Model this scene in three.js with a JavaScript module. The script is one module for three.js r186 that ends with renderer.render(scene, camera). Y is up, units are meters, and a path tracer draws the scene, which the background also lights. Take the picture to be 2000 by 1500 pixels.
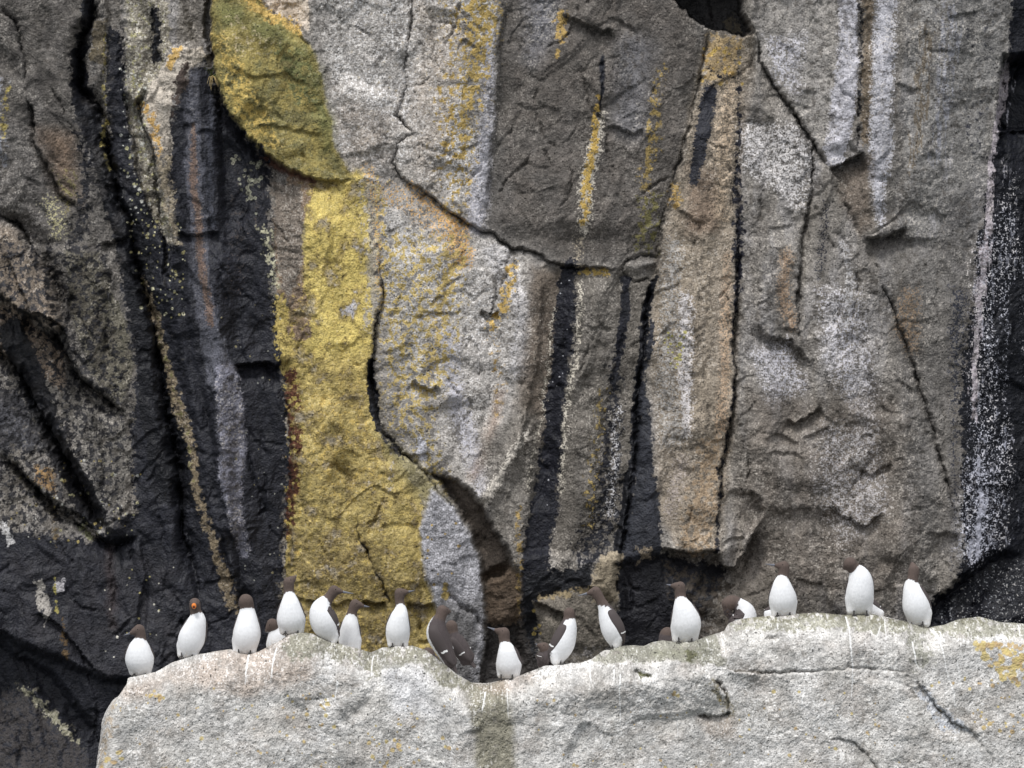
import * as THREE from 'three';
import { MarchingCubes } from 'three/addons/objects/MarchingCubes.js';
import { mergeVertices, mergeGeometries } from 'three/addons/utils/BufferGeometryUtils.js';

// ------------------------------------------------------------------ camera, sky, sun, exposure
const scene = new THREE.Scene();
const camera = new THREE.PerspectiveCamera(2 * Math.atan(2.625 / 50) * 180 / Math.PI, 4 / 3, 1, 1500);
camera.position.set(0, 0, 50);
camera.lookAt(0, 0, 0);

const renderer = new THREE.WebGLRenderer({ antialias: true });
renderer.setSize(1024, 768);
renderer.toneMapping = THREE.LinearToneMapping;
renderer.toneMappingExposure = 1.5;
renderer.shadowMap.enabled = true;
renderer.shadowMap.type = THREE.PCFSoftShadowMap;

{ // overcast sky, brighter overhead, faint cloud texture
  const w = 256, h = 128, d = new Float32Array(w * h * 4);
  for (let j = 0; j < h; j++) for (let i = 0; i < w; i++) {
    const el = (0.5 - (h - 1 - j + 0.5) / h) * Math.PI, az = (i / w) * Math.PI * 2, k = (j * w + i) * 4;
    const s = Math.sin(el);
    let L = s > 0 ? 1.25 * (1 + 2 * s) / 3 : 0.28;
    L *= 1 + 0.05 * Math.sin(az * 3 + s * 7) * Math.cos(s * 9 - az * 2);
    d[k] = L * 0.985; d[k + 1] = L * 1.0; d[k + 2] = L * 1.035; d[k + 3] = 1;
  }
  const sky = new THREE.DataTexture(d, w, h, THREE.RGBAFormat, THREE.FloatType);
  sky.mapping = THREE.EquirectangularReflectionMapping;
  sky.magFilter = sky.minFilter = THREE.LinearFilter;
  sky.needsUpdate = true;
  scene.background = sky;
  scene.environment = sky;
}
const sun = new THREE.DirectionalLight(new THREE.Color(1, 0.975, 0.94), 1.5);
sun.position.set(-7, 26, 12);
sun.target.position.set(0, 0, -2);
sun.castShadow = true;
sun.shadow.radius = 24;
sun.shadow.mapSize.set(2048, 2048);
Object.assign(sun.shadow.camera, { left: -8, right: 8, top: 8, bottom: -8, near: 1, far: 70 });
scene.add(sun, sun.target);

// ------------------------------------------------------------------ small tools
function rng(seed) { let a = seed >>> 0; return () => { a = (a + 0x6D2B79F5) >>> 0; let t = a; t = Math.imul(t ^ (t >>> 15), t | 1); t ^= t + Math.imul(t ^ (t >>> 7), t | 61); return ((t ^ (t >>> 14)) >>> 0) / 4294967296; }; }
const PERM = new Uint8Array(512), GX = new Float32Array(256), GY = new Float32Array(256);
{
  const r = rng(77), p = [...Array(256).keys()];
  for (let i = 255; i > 0; i--) { const j = Math.floor(r() * (i + 1)); [p[i], p[j]] = [p[j], p[i]]; }
  for (let i = 0; i < 512; i++) PERM[i] = p[i & 255];
  for (let i = 0; i < 256; i++) { const a = r() * Math.PI * 2; GX[i] = Math.cos(a); GY[i] = Math.sin(a); }
}
function noise(x, y) { // gradient noise, about -1..1
  const xi = Math.floor(x), yi = Math.floor(y), fx = x - xi, fy = y - yi, X = xi & 255, Y = yi & 255;
  const u = fx * fx * fx * (fx * (fx * 6 - 15) + 10), v = fy * fy * fy * (fy * (fy * 6 - 15) + 10);
  const a = PERM[PERM[X] + Y], b = PERM[PERM[X + 1] + Y], c = PERM[PERM[X] + Y + 1], d = PERM[PERM[X + 1] + Y + 1];
  const n0 = GX[a] * fx + GY[a] * fy, n1 = GX[b] * (fx - 1) + GY[b] * fy, n2 = GX[c] * fx + GY[c] * (fy - 1), n3 = GX[d] * (fx - 1) + GY[d] * (fy - 1);
  return 1.5 * (n0 + u * (n1 - n0) + v * (n2 + u * (n3 - n2) - n0 - u * (n1 - n0)));
}
function fbm(x, y, n) { let s = 0, a = 1, t = 0; for (let i = 0; i < n; i++) { s += a * noise(x + i * 17.3, y - i * 9.1); t += a; a *= 0.55; x *= 2.03; y *= 2.03; } return s / t; }
const uni = (n) => 1 / (1 + Math.exp(-5.2 * n));         // noise value to an about even spread over 0..1
const clamp = (x, a, b) => x < a ? a : x > b ? b : x;
const sstep = (a, b, x) => { const t = clamp((x - a) / (b - a), 0, 1); return t * t * (3 - 2 * t); };
const lin = (c) => { c /= 255; return c <= 0.04045 ? c / 12.92 : Math.pow((c + 0.055) / 1.055, 2.4); };
const srgb = (c) => 255 * (c <= 0.0031308 ? 12.92 * c : 1.055 * Math.pow(c, 1 / 2.4) - 0.055);
function hash(i, j) { let h = Math.imul(i, 374761393) ^ Math.imul(j, 668265263); h = Math.imul(h ^ (h >>> 13), 1274126177); return ((h ^ (h >>> 16)) >>> 0) / 4294967296; }
function facets(x, y) { // broken rock: every cell is a plane of its own tilt
  const xi = Math.floor(x), yi = Math.floor(y);
  let d1 = 9, d2 = 9, z1 = 0, z2 = 0;
  for (let j = -1; j <= 1; j++) for (let i = -1; i <= 1; i++) {
    const cx = xi + i, cy = yi + j, px = cx + hash(cx, cy), py = cy + hash(cx + 91, cy - 37), dx = x - px, dy = y - py, d = dx * dx + dy * dy;
    if (d < d2) {
      const z = (hash(cx - 5, cy + 11) - 0.5) * 1.2 + dx * (hash(cx + 7, cy + 3) - 0.5) * 1.6 + dy * (hash(cx + 2, cy - 9) - 0.5) * 1.2;
      if (d < d1) { d2 = d1; z2 = z1; d1 = d; z1 = z; } else { d2 = d; z2 = z; }
    }
  }
  const e = Math.sqrt(d2) - Math.sqrt(d1), t = 0.5 - 0.5 * sstep(0, 0.12, e);
  return z1 + (z2 - z1) * t;
}
const smin = (a, b, k) => { const h = Math.max(k - Math.abs(a - b), 0) / k; return Math.min(a, b) - h * h * k * 0.25; };

// distances on a face; pts are [x, y] or [x, y, width]
function sdPoly(pts, x, y) {
  let d = 1e18, s = 1;
  for (let i = 0, j = pts.length - 1; i < pts.length; j = i++) {
    const a = pts[i], b = pts[j], ex = b[0] - a[0], ey = b[1] - a[1], wx = x - a[0], wy = y - a[1];
    const t = clamp((wx * ex + wy * ey) / (ex * ex + ey * ey), 0, 1), bx = wx - ex * t, by = wy - ey * t, q = bx * bx + by * by;
    if (q < d) d = q;
    const c1 = y >= a[1], c2 = y < b[1], c3 = ex * wy > ey * wx;
    if ((c1 && c2 && c3) || (!c1 && !c2 && !c3)) s = -s;
  }
  return -s * Math.sqrt(d);
}
const LD = { d: 0, side: 0, w: 0, t: 0 };
function sdLine(pts, x, y) { // distance, side (+ right hand when walking the line, y down), width and place along it
  let best = 1e18;
  const n = pts.length - 1;
  for (let i = 0; i < n; i++) {
    const a = pts[i], b = pts[i + 1], ex = b[0] - a[0], ey = b[1] - a[1], wx = x - a[0], wy = y - a[1];
    const t = clamp((wx * ex + wy * ey) / (ex * ex + ey * ey), 0, 1), bx = wx - ex * t, by = wy - ey * t, q = bx * bx + by * by;
    if (q < best) { best = q; LD.side = ex * wy - ey * wx > 0 ? 1 : -1; LD.t = (i + t) / n; LD.w = (a[2] ?? 10) + ((b[2] ?? 10) - (a[2] ?? 10)) * t; }
  }
  LD.d = Math.sqrt(best);
}
function bbox(pts, m) { let a = 1e9, b = 1e9, c = -1e9, d = -1e9; for (const p of pts) { a = Math.min(a, p[0]); b = Math.min(b, p[1]); c = Math.max(c, p[0]); d = Math.max(d, p[1]); } return [a - m, b - m, c + m, d + m]; }

// a face: samples at (X[i], Y[j]); warped places keep colour borders and relief edges on the same ragged line
class Face {
  constructor(X, Y, shift) {
    this.X = X; this.Y = Y; this.w = X.length; this.h = Y.length; const n = this.w * this.h;
    this.px = new Float32Array(n); this.py = new Float32Array(n); this.ox = new Float32Array(n); this.oy = new Float32Array(n);
    for (let j = 0, k = 0; j < this.h; j++) for (let i = 0; i < this.w; i++, k++) {
      const x = X[i], y = Y[j] + (shift ? shift(X[i]) : 0);
      this.ox[k] = x; this.oy[k] = y;
      this.px[k] = x + 4.5 * noise(x / 65, y / 65) + 3.6 * noise(x / 19 + 9, y / 19) + 2.4 * noise(x / 7, y / 7 + 40);
      this.py[k] = y + 4.5 * noise(x / 65 + 31, y / 65 + 7) + 3.6 * noise(x / 19 + 70, y / 19 + 3) + 2.4 * noise(x / 7 + 13, y / 7);
    }
    this.shifted = !!shift;
  }
  each(box, fn) {
    const { X, Y, w, h } = this;
    let i0 = 0, i1 = w; while (i0 < w && X[i0] < box[0]) i0++; while (i1 > i0 && X[i1 - 1] > box[2]) i1--;
    let j0 = 0, j1 = h; if (!this.shifted) { while (j0 < h && Y[j0] < box[1]) j0++; while (j1 > j0 && Y[j1 - 1] > box[3]) j1--; }
    for (let j = j0; j < j1; j++) for (let i = i0; i < i1; i++) { const k = j * w + i; if (!this.shifted || (this.oy[k] > box[1] && this.oy[k] < box[3])) fn(k, this.px[k], this.py[k]); }
  }
}
class Relief extends Face {
  constructor(X, Y, shift) { super(X, Y, shift); this.z = new Float32Array(this.w * this.h); }
  slab(pts, z, gx, gy, edge) { // a block with a plane of its own; z at the middle of its box
    const b = bbox(pts, 25 + edge), cx = (b[0] + b[2]) / 2, cy = (b[1] + b[3]) / 2;
    this.each(b, (k, x, y) => { const m = sstep(-edge, edge, sdPoly(pts, x, y)); if (m > 0) this.z[k] += (z + gx * (x - cx) + gy * (y - cy) - this.z[k]) * m; });
  }
  lift(pts, dz, edge, gx = 0, gy = 0) {
    const b = bbox(pts, 25 + edge), cx = (b[0] + b[2]) / 2, cy = (b[1] + b[3]) / 2;
    this.each(b, (k, x, y) => { const m = sstep(-edge, edge, sdPoly(pts, x, y)); if (m > 0) this.z[k] += (dz + gx * (x - cx) + gy * (y - cy)) * m; });
  }
  crease(pts, width, dz) { // groove (dz < 0) or rib (dz > 0)
    this.each(bbox(pts, width * 2.6 + 15), (k, x, y) => { sdLine(pts, x, y); const w = width * (LD.w / 10), q = LD.d / w; if (q < 2.5) this.z[k] += dz * (width > 12 ? 1 : 0.25 + 1.1 * uni(noise(x / 38 + 3, y / 38) + 0.5 * noise(x / 11, y / 11))) * Math.exp(-q * q) * sstep(0, 0.08, LD.t + 0.02) * sstep(1.02, 0.92, LD.t); });
  }
  scarp(pts, side, drop, len) { // step: on that side of the line the face lies back and comes out again over len
    this.each(bbox(pts, len + 15), (k, x, y) => {
      sdLine(pts, x, y);
      if (LD.d > len) return;
      const ends = sstep(0, 0.15, LD.t) * sstep(1, 0.85, LD.t), s = LD.side * side * LD.d, q = clamp(1 - LD.d / len, 0, 1);
      const low = sstep(-2.5, 2.5, s);
      this.z[k] += ends * (-drop * q * q * low + 0.22 * drop * q * q * (1 - low));
    });
  }
}
class Paint extends Face {
  constructor(X, Y, shift) {
    super(X, Y, shift); const n = this.w * this.h;
    this.r = new Float32Array(n); this.g = new Float32Array(n); this.b = new Float32Array(n);
    this.s1 = new Float32Array(n); this.s2 = new Float32Array(n); this.s3 = new Float32Array(n); this.sv = new Float32Array(n);
    for (let k = 0; k < n; k++) {
      const x = this.ox[k], y = this.oy[k];
      this.s1[k] = uni(0.62 * noise(x / 3.1, y / 3.1) + 0.42 * noise(x / 7.7, y / 7.7));
      this.s2[k] = uni(0.5 * noise(x / 12 + 5, y / 12) + 0.32 * noise(x / 5.1, y / 5.1 + 8) + 0.22 * noise(x / 2.7, y / 2.7));
      this.s3[k] = uni(0.62 * noise(x / 42 + 3, y / 42) + 0.3 * noise(x / 17, y / 17 + 60) + 0.2 * noise(x / 6.3, y / 6.3));
      this.sv[k] = uni(0.5 * noise(x / 9 + 55, y / 60) + 0.35 * noise(x / 4.3, y / 16 + 21) + 0.3 * noise(x / 2.6, y / 5));
    }
  }
  put(k, c, a) { this.r[k] += (c[0] - this.r[k]) * a; this.g[k] += (c[1] - this.g[k]) * a; this.b[k] += (c[2] - this.b[k]) * a; }
  spread(box, field, col, o) { // field gives distance inside (> 0); grain picks how the border and the coverage break up
    const c = [lin(col[0]), lin(col[1]), lin(col[2])], soft = o.soft ?? 8, dens = o.dens ?? 1, gr = o.grain ? this[o.grain] : null, hard = o.hard ?? (o.grain === 's3' ? 0.4 : 0.13), a0 = o.a ?? 1;
    this.each(box, (k, x, y) => {
      const d = field(x, y, k); if (d < -soft) return;
      const m = sstep(-soft, soft, d) * dens;
      const a = gr ? sstep(1 - m - hard, 1 - m + hard, gr[k] * (1 - hard * 2) + hard) : m;
      if (a > 0) this.put(k, c, a * a0);
    });
  }
  area(pts, col, o = {}) { this.spread(bbox(pts, (o.soft ?? 8) + 15), (x, y) => sdPoly(pts, x, y), col, o); }
  streak(pts, col, o = {}) { let w = 0; for (const p of pts) w = Math.max(w, p[2] ?? 10); this.spread(bbox(pts, w + (o.soft ?? 8) + 15), (x, y, k) => { if (o.raw) { x = this.ox[k] + 0.3 * (x - this.ox[k]); y = this.oy[k] + 0.3 * (y - this.oy[k]); } sdLine(pts, x, y); return LD.w / 2 - LD.d; }, col, o); }
  spots(pts, n, r0, r1, cols, seed, ring) { // round lichen rosettes scattered in an area
    const r = rng(seed), b = bbox(pts, 0);
    for (let i = 0; i < n; i++) {
      const x = b[0] + (b[2] - b[0]) * r(), y = b[1] + (b[3] - b[1]) * r(), R = r0 + (r1 - r0) * r() * r(), c = cols[Math.floor(r() * cols.length)];
      if (sdPoly(pts, x, y) < 0) continue;
      const cl = c.map(lin), wob = r() * 50;
      this.each([x - R * 2, y - R * 2, x + R * 2, y + R * 2], (k) => {
        const dx = this.ox[k] - x, dy = this.oy[k] - y, an = Math.atan2(dy, dx), d = Math.hypot(dx, dy) / (R * (1 + 0.28 * noise(an * 1.3 + wob, wob)));
        let a = sstep(1.1, 0.8, d); if (ring) a *= 0.45 + 0.55 * sstep(0.35, 0.75, d);
        if (a > 0) this.put(k, cl, a * (0.75 + 0.25 * this.s1[k]));
      });
    }
  }
  weather(light, dark, la, da) { // crusts of pale lichen and dark film in patches
    const lc = light.map(lin), dc = dark.map(lin);
    for (let k = 0; k < this.r.length; k++) {
      const x = this.px[k], y = this.py[k], a = uni(1.3 * fbm(x / 75 + 11, y / 150, 3)), b = uni(1.3 * fbm(x / 60 - 40, y / 130 + 17, 3)), c = uni(1.4 * fbm(x / 26 + 5, y / 40 - 8, 3));
      const t1 = 1 - la * a * (0.4 + 1.2 * c), t2 = 1 - da * b * (1.5 - c);
      const lum = sstep(0.06, 0.16, this.g[k]), yl = 1 - 0.75 * sstep(0.3, 0.55, 1 - this.b[k] / (this.g[k] + 1e-4));
      this.put(k, lc, 0.55 * lum * yl * sstep(t1 - 0.16, t1 + 0.16, this.s1[k])); this.put(k, dc, 0.6 * yl * lum * sstep(t2 - 0.16, t2 + 0.16, 1 - this.s2[k]));
    }
  }
  grain(amp, pepper, salt) {
    for (let k = 0; k < this.r.length; k++) {
      const x = this.ox[k], y = this.oy[k];
      const f = 1 + amp * ((this.s1[k] - 0.5) * 1.1 + (uni(noise(x / 2.2 + 4, y / 2.2)) - 0.5) * 0.8 + (this.s3[k] - 0.5) * 0.35);
      const p = sstep(1 - pepper, 1 - pepper + 0.12, uni(0.7 * noise(x / 2.9 + 90, y / 3.3) + 0.45 * noise(x / 8 + 2, y / 8))), s = sstep(1 - salt, 1 - salt + 0.12, uni(0.9 * noise(x / 2.6 + 33, y / 2.6 + 8)));
      const m = f * (1 - 0.72 * p * (0.45 + 0.9 * this.s3[k])) * (1 + 0.75 * s) * (1 + 0.42 * fbm(x / 50 + 70, y / 70, 3) + 0.3 * fbm(x / 17, y / 20 + 33, 2));
      this.r[k] *= m; this.g[k] *= m; this.b[k] *= m;
    }
  }
  texture(sat) {
    const gain = 1;
    for (let k = 0; k < this.r.length; k++) { const l = 0.3 * this.r[k] + 0.55 * this.g[k] + 0.15 * this.b[k]; this.r[k] = l + (this.r[k] - l) * sat; this.g[k] = l + (this.g[k] - l) * sat; this.b[k] = l + (this.b[k] - l) * sat; }
    const d = new Uint8Array(this.w * this.h * 4);
    for (let j = 0; j < this.h; j++) for (let i = 0; i < this.w; i++) {
      const k = j * this.w + i, q = ((this.h - 1 - j) * this.w + i) * 4;
      d[q] = clamp(srgb(clamp(this.r[k] * gain, 0, 0.85)), 0, 255); d[q + 1] = clamp(srgb(clamp(this.g[k] * gain, 0, 0.85)), 0, 255); d[q + 2] = clamp(srgb(clamp(this.b[k] * gain, 0, 0.85)), 0, 255); d[q + 3] = 255;
    }
    const t = new THREE.DataTexture(d, this.w, this.h, THREE.RGBAFormat);
    t.colorSpace = THREE.SRGBColorSpace; t.magFilter = t.minFilter = THREE.LinearFilter; t.wrapS = t.wrapT = THREE.MirroredRepeatWrapping; t.needsUpdate = true;
    return t;
  }
  bump(fn) {
    const d = new Uint8Array(this.w * this.h * 4);
    for (let j = 0; j < this.h; j++) for (let i = 0; i < this.w; i++) {
      const k = j * this.w + i, q = ((this.h - 1 - j) * this.w + i) * 4, v = clamp(255 * fn(this.ox[k], this.oy[k], k), 0, 255);
      d[q] = d[q + 1] = d[q + 2] = v; d[q + 3] = 255;
    }
    const t = new THREE.DataTexture(d, this.w, this.h, THREE.RGBAFormat);
    t.magFilter = t.minFilter = THREE.LinearFilter; t.wrapS = t.wrapT = THREE.MirroredRepeatWrapping; t.needsUpdate = true;
    return t;
  }
}
const range = (a, b, n) => Array.from({ length: n }, (_, i) => a + (b - a) * i / (n - 1));
function gridIndex(w, h) { // two triangles for each cell, wound to face +z when y falls with the row
  const ix = new Uint32Array((w - 1) * (h - 1) * 6); let q = 0;
  for (let j = 0; j < h - 1; j++) for (let i = 0; i < w - 1; i++) { const a = j * w + i, b = a + 1, c = a + w, d = c + 1; ix[q++] = a; ix[q++] = c; ix[q++] = b; ix[q++] = b; ix[q++] = c; ix[q++] = d; }
  return ix;
}
function structure(o, label, category) { o.userData = { kind: 'structure', label, category }; o.castShadow = o.receiveShadow = true; scene.add(o); return o; }

// ------------------------------------------------------------------ the cliff: a surveyed face, 1 square = 3.78 mm, x right, y down
const CZ = -4, CS = 0.0035 * (50 - CZ) / 50;
const crackC1 = [[804, -60], [802, 35], [799, 70], [792, 115], [790, 168], [785, 196], [778, 224], [804, 259], [776, 280], [767, 318], [781, 343], [825, 371], [860, 399], [909, 437], [965, 458], [1000, 486], [1052, 497], [1105, 520], [1170, 525], [1212, 528]];
const crackC2 = [[1384, 56], [1375, 122], [1360, 182], [1345, 252], [1331, 297], [1314, 350], [1300, 413], [1290, 470], [1286, 505], [1283, 543]];
const crackC2low = [[1283, 543], [1266, 595], [1255, 690], [1241, 788], [1241, 900], [1224, 1000], [1206, 1100], [1200, 1180]];
const crackC3 = [[1478, 70], [1482, 115], [1500, 143], [1528, 182], [1559, 231], [1590, 280], [1622, 331]];
const lipC3 = [[1618, 335], [1650, 316], [1684, 297]];
const crackC4 = [[1587, 290], [1583, 350], [1576, 413], [1566, 455], [1562, 520], [1561, 550], [1554, 585], [1559, 655]];
const seamC5 = [[1440, 370], [1440, 480], [1437, 585], [1431, 655], [1437, 725], [1431, 795], [1419, 855], [1409, 918], [1402, 1000], [1400, 1080]];
const crackC6 = [[1725, 560], [1755, 630], [1786, 718], [1807, 785], [1825, 847], [1842, 914], [1860, 987]];
const crackC7 = [[1629, 353], [1646, 395], [1671, 441], [1690, 470], [1720, 540], [1730, 580]];
const lipC7 = [[1690, 466], [1720, 464], [1741, 459], [1765, 444]];
const creviceG1 = [[178, -40], [175, 28], [154, 52], [140, 90], [150, 175], [182, 200], [196, 240], [206, 315], [224, 395], [245, 441], [259, 518], [273, 560], [290, 620], [305, 725], [318, 812], [336, 900], [345, 1000], [352, 1060], [385, 1150]];
const crackG2 = [[0, 10], [28, 45], [35, 80], [44, 105], [46, 155]];
const crackG3 = [[52, 190], [59, 224], [63, 280], [84, 318], [105, 353], [119, 385], [145, 405]];
const crackG4 = [[266, 190], [273, 238], [287, 266], [298, 305], [305, 368], [312, 437], [318, 490], [322, 560]];
const crackG5 = [[-20, 560], [30, 600], [90, 640], [124, 690], [150, 740], [205, 780], [240, 815]];
const creviceG6 = [[-30, 650], [0, 690], [40, 740], [70, 800], [100, 850], [150, 940], [200, 1040]];
const creviceG7 = [[-10, 890], [25, 908], [60, 955], [100, 985], [150, 1010], [200, 1062], [216, 1072], [262, 1050]];
const edgeBlock = [[403, -60], [409, 20], [412, 80], [416, 133], [425, 180], [440, 214], [472, 252], [518, 303], [567, 334], [616, 348], [660, 352], [692, 352]];
const crackY = [[744, 480], [746, 585], [737, 620], [727, 676], [722, 707], [722, 745], [737, 812], [748, 844], [772, 875], [795, 895], [830, 925], [880, 985]];
const crackY2 = [[699, 1001], [702, 1057], [727, 1099], [751, 1141], [765, 1183]];
const edgeBlockR = [[470, -40], [520, 15], [560, 45], [590, 68], [612, 92], [625, 150], [640, 220], [655, 290], [692, 352]];
const facetPoly = [[403, -60], [470, -60], [520, 15], [560, 45], [590, 68], [612, 92], [625, 150], [640, 220], [655, 290], [694, 354], [660, 353], [616, 348], [567, 335], [518, 304], [472, 253], [440, 214], [425, 180], [416, 133], [412, 80], [409, 20]];
const archPoly = [[850, 930], [888, 980], [916, 1032], [936, 1090], [945, 1140], [985, 1120], [997, 1095], [965, 1032], [944, 987], [900, 945]];
const topHole = [[1290, -60], [1316, 0], [1345, 21], [1380, 53], [1419, 60], [1454, 74], [1470, 66], [1452, 20], [1440, -60]];
const cavePoly = [[1322, 1080], [1398, 1080], [1409, 1104], [1430, 1114], [1444, 1128], [1420, 1150], [1370, 1158], [1322, 1140], [1310, 1110]];
const knobPoly = [[1040, 1175], [1110, 1160], [1154, 1142], [1160, 1110], [1170, 1092], [1196, 1078], [1213, 1088], [1212, 1140], [1206, 1200], [1195, 1260], [1060, 1270]];
const greySlab = [[818, 1030], [832, 985], [848, 955], [880, 985], [918, 1045], [938, 1100], [945, 1150], [944, 1260], [930, 1340], [890, 1330], [865, 1240], [850, 1185], [832, 1125]];
const rightBlack = [[2300, -250], [1985, -250], [1978, 60], [1975, 120], [1960, 200], [1950, 250], [1940, 300], [1928, 400], [1912, 480], [1902, 585], [1880, 700], [1876, 800], [1881, 880], [1880, 980], [1884, 1080], [1874, 1134], [1825, 1176], [1800, 1230], [1800, 1700], [2300, 1700]];
const blackWall = [[205, 60], [236, 60], [244, 200], [252, 300], [290, 400], [330, 480], [345, 470], [318, 330], [345, 180], [400, 110], [418, 180], [440, 214], [472, 254], [512, 300], [522, 340], [524, 430], [540, 520], [528, 560], [532, 640], [548, 720], [560, 800], [556, 900], [552, 1000], [545, 1120], [545, 1300], [560, 1700], [-250, 1700], [-250, 1000], [60, 1040], [170, 1060], [260, 1000], [250, 850], [262, 720], [235, 560], [240, 470], [212, 380], [204, 260]];

const mesh = (() => {
  const X = [...range(-2600, -220, 26), ...range(-190, 2190, 1030), ...range(2220, 4600, 26)];
  const Y = [...range(-3200, -190, 30), ...range(-160, 1480, 712), ...range(1510, 3000, 18)];
  const R = new Relief(X, Y);
  // broad form: a bulging middle, a darker wall set back on the left, the right-hand side turning away
  for (let k = 0; k < R.z.length; k++) {
    const x = R.px[k], y = R.py[k];
    let z = -70 + 74 * sstep(530, 620, x) + 18 * Math.sin((x - 600) / 420) * sstep(560, 700, x);
    z -= 75 * sstep(1870, 2060, x);
    z -= 34 * sstep(1080, 1290, y) * sstep(560, 800, x);
    R.z[k] = z;
  }
  // left wall
  R.slab([[-250, -250], [185, -250], [172, 30], [138, 80], [142, 175], [170, 240], [176, 330], [200, 420], [236, 470], [180, 500], [100, 470], [50, 430], [-250, 300]], -28, -0.16, -0.05, 9);
  R.slab([[185, -60], [205, -60], [204, 120], [180, 190], [150, 150], [150, 80]], -62, 0.3, 0, 6);
  R.slab([[232, -60], [330, -60], [372, 40], [380, 84], [336, 90], [296, 150], [262, 200], [240, 180], [236, 60]], -48, -0.25, 0, 7);
  R.slab([[340, -60], [408, -60], [416, 130], [400, 96], [372, 60]], -78, 0.2, 0.1, 6);
  R.slab([[282, 172], [336, 92], [372, 84], [402, 98], [416, 150], [424, 300], [438, 420], [410, 520], [340, 520], [318, 420], [302, 320], [272, 240]], -34, -0.16, -0.06, 8);
  R.slab([[330, 430], [440, 430], [470, 560], [520, 700], [545, 725], [560, 900], [552, 1300], [470, 1300], [430, 1000], [400, 800], [360, 620]], -58, -0.22, 0.02, 14);
  R.slab([[455, 712], [562, 708], [566, 1300], [470, 1300], [448, 900]], -84, -0.12, -0.05, 9);
  R.slab([[-250, 340], [0, 410], [50, 470], [96, 560], [122, 640], [90, 650], [0, 590], [-250, 400]], -30, 0.14, 0.3, 9);
  R.slab([[60, 480], [190, 490], [250, 560], [262, 720], [235, 830], [150, 745], [124, 650]], -50, -0.2, 0.02, 10);
  R.slab([[-250, 700], [0, 700], [70, 810], [160, 960], [206, 1060], [140, 1000], [60, 950], [-250, 880]], -64, -0.1, 0.1, 9);
  R.slab([[120, 760], [240, 830], [262, 1000], [218, 1064], [160, 940], [100, 840]], -44, -0.25, 0.05, 12);
  R.slab([[-250, 930], [30, 925], [100, 1000], [205, 1072], [350, 1060], [380, 1160], [330, 1330], [200, 1330], [110, 1290], [0, 1240], [-250, 1230]], -44, -0.08, 0.1, 12);
  R.slab([[-250, 1330], [20, 1335], [100, 1380], [170, 1480], [200, 1600], [-250, 1700]], -60, 0.05, 0.25, 14);
  R.slab([[-250, 1250], [0, 1262], [100, 1325], [180, 1430], [150, 1450], [70, 1352], [-250, 1312]], -104, 0, 0, 10);
  R.crease([[300, 440], [330, 560], [360, 700], [395, 860], [420, 1010], [450, 1150]], 15, 16);
  R.crease([[420, 480], [432, 640], [420, 760], [430, 900], [460, 1080]], 32, 24);
  R.crease([[395, 690], [405, 830], [420, 960], [455, 1100]], 13, -16);
  // the overhanging block and the middle slab
  R.slab(facetPoly, -4, 0.16, -0.06, 5);
  R.scarp([[470, -40], [520, 18], [560, 48], [592, 72], [614, 90]], 1, 16, 40);
  R.slab([[1010, -250], [1300, -250], [1345, 20], [1384, 56], [1372, 122], [1345, 252], [1314, 350], [1287, 505], [1212, 528], [1105, 519], [1000, 486], [960, 455], [938, 420], [962, 200], [985, 0]], 14, 0.035, -0.03, 16);
  R.slab([[1000, 488], [1105, 521], [1212, 529], [1284, 520], [1270, 600], [1248, 700], [1240, 900], [1200, 1090], [1020, 1080], [1040, 950], [1040, 760], [1010, 600]], -2, -0.05, -0.02, 9);
  R.lift([[1118, 40], [1130, -120], [1220, -120], [1205, 60], [1178, 66], [1152, 52]], 9, 6);
  R.slab([[1384, 58], [1420, 60], [1468, 70], [1474, 120], [1450, 300], [1440, 400], [1438, 640], [1436, 800], [1408, 930], [1400, 1082], [1330, 1080], [1290, 1060], [1284, 900], [1262, 760], [1266, 620], [1284, 540], [1290, 470], [1318, 350], [1350, 250]], 10, -0.09, 0.005, 6);
  R.slab([[1476, -250], [1700, -250], [1690, 120], [1684, 298], [1622, 334], [1590, 282], [1528, 184], [1482, 112]], 12, 0.09, -0.02, 5);
  R.slab([[1400, 1010], [1420, 960], [1470, 960], [1492, 1000], [1452, 1060], [1430, 1114], [1408, 1104]], 4, -0.35, 0.0, 6);
  R.lift([[1622, 340], [1622, 388], [1608, 412], [1576, 424], [1566, 440], [1582, 350], [1588, 300]], 9, 5);
  R.lift([[1470, 150], [1560, 250], [1583, 300], [1576, 405], [1555, 425], [1530, 408], [1500, 340]], 8, 8);
  R.lift([[1695, 100], [1800, 60], [1800, 300], [1768, 440], [1741, 460], [1700, 466], [1690, 300]], 12, 16);
  R.lift([[1480, 560], [1545, 500], [1560, 650], [1520, 640], [1517, 664], [1494, 660]], 9, 5);
  R.lift([[1090, 740], [1130, 700], [1200, 690], [1210, 745], [1140, 800]], 7, 14);
  R.slab(topHole, -90, 0, 0, 5);
  R.lift(cavePoly, -22, 9); R.scarp([[1290, 1070], [1322, 1079], [1398, 1080], [1409, 1104], [1430, 1115], [1452, 1088], [1485, 1010]], 1, 62, 95);
  R.lift([[1380, 1100], [1330, 1190], [1500, 1300], [1640, 1300], [1640, 1000], [1500, 1000], [1450, 1070]], -16, 14);
  R.lift(archPoly, -46, 7);
  R.lift([[945, 1125], [997, 1098], [1016, 1120], [1016, 1290], [945, 1290]], -34, 8);
  R.slab(greySlab, 10, -0.08, -0.12, 6);
  R.slab(knobPoly, 6, -0.1, -0.1, 8);
  R.lift([[1154, 1142], [1170, 1092], [1196, 1078], [1213, 1090], [1206, 1180]], 22, 12);
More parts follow.
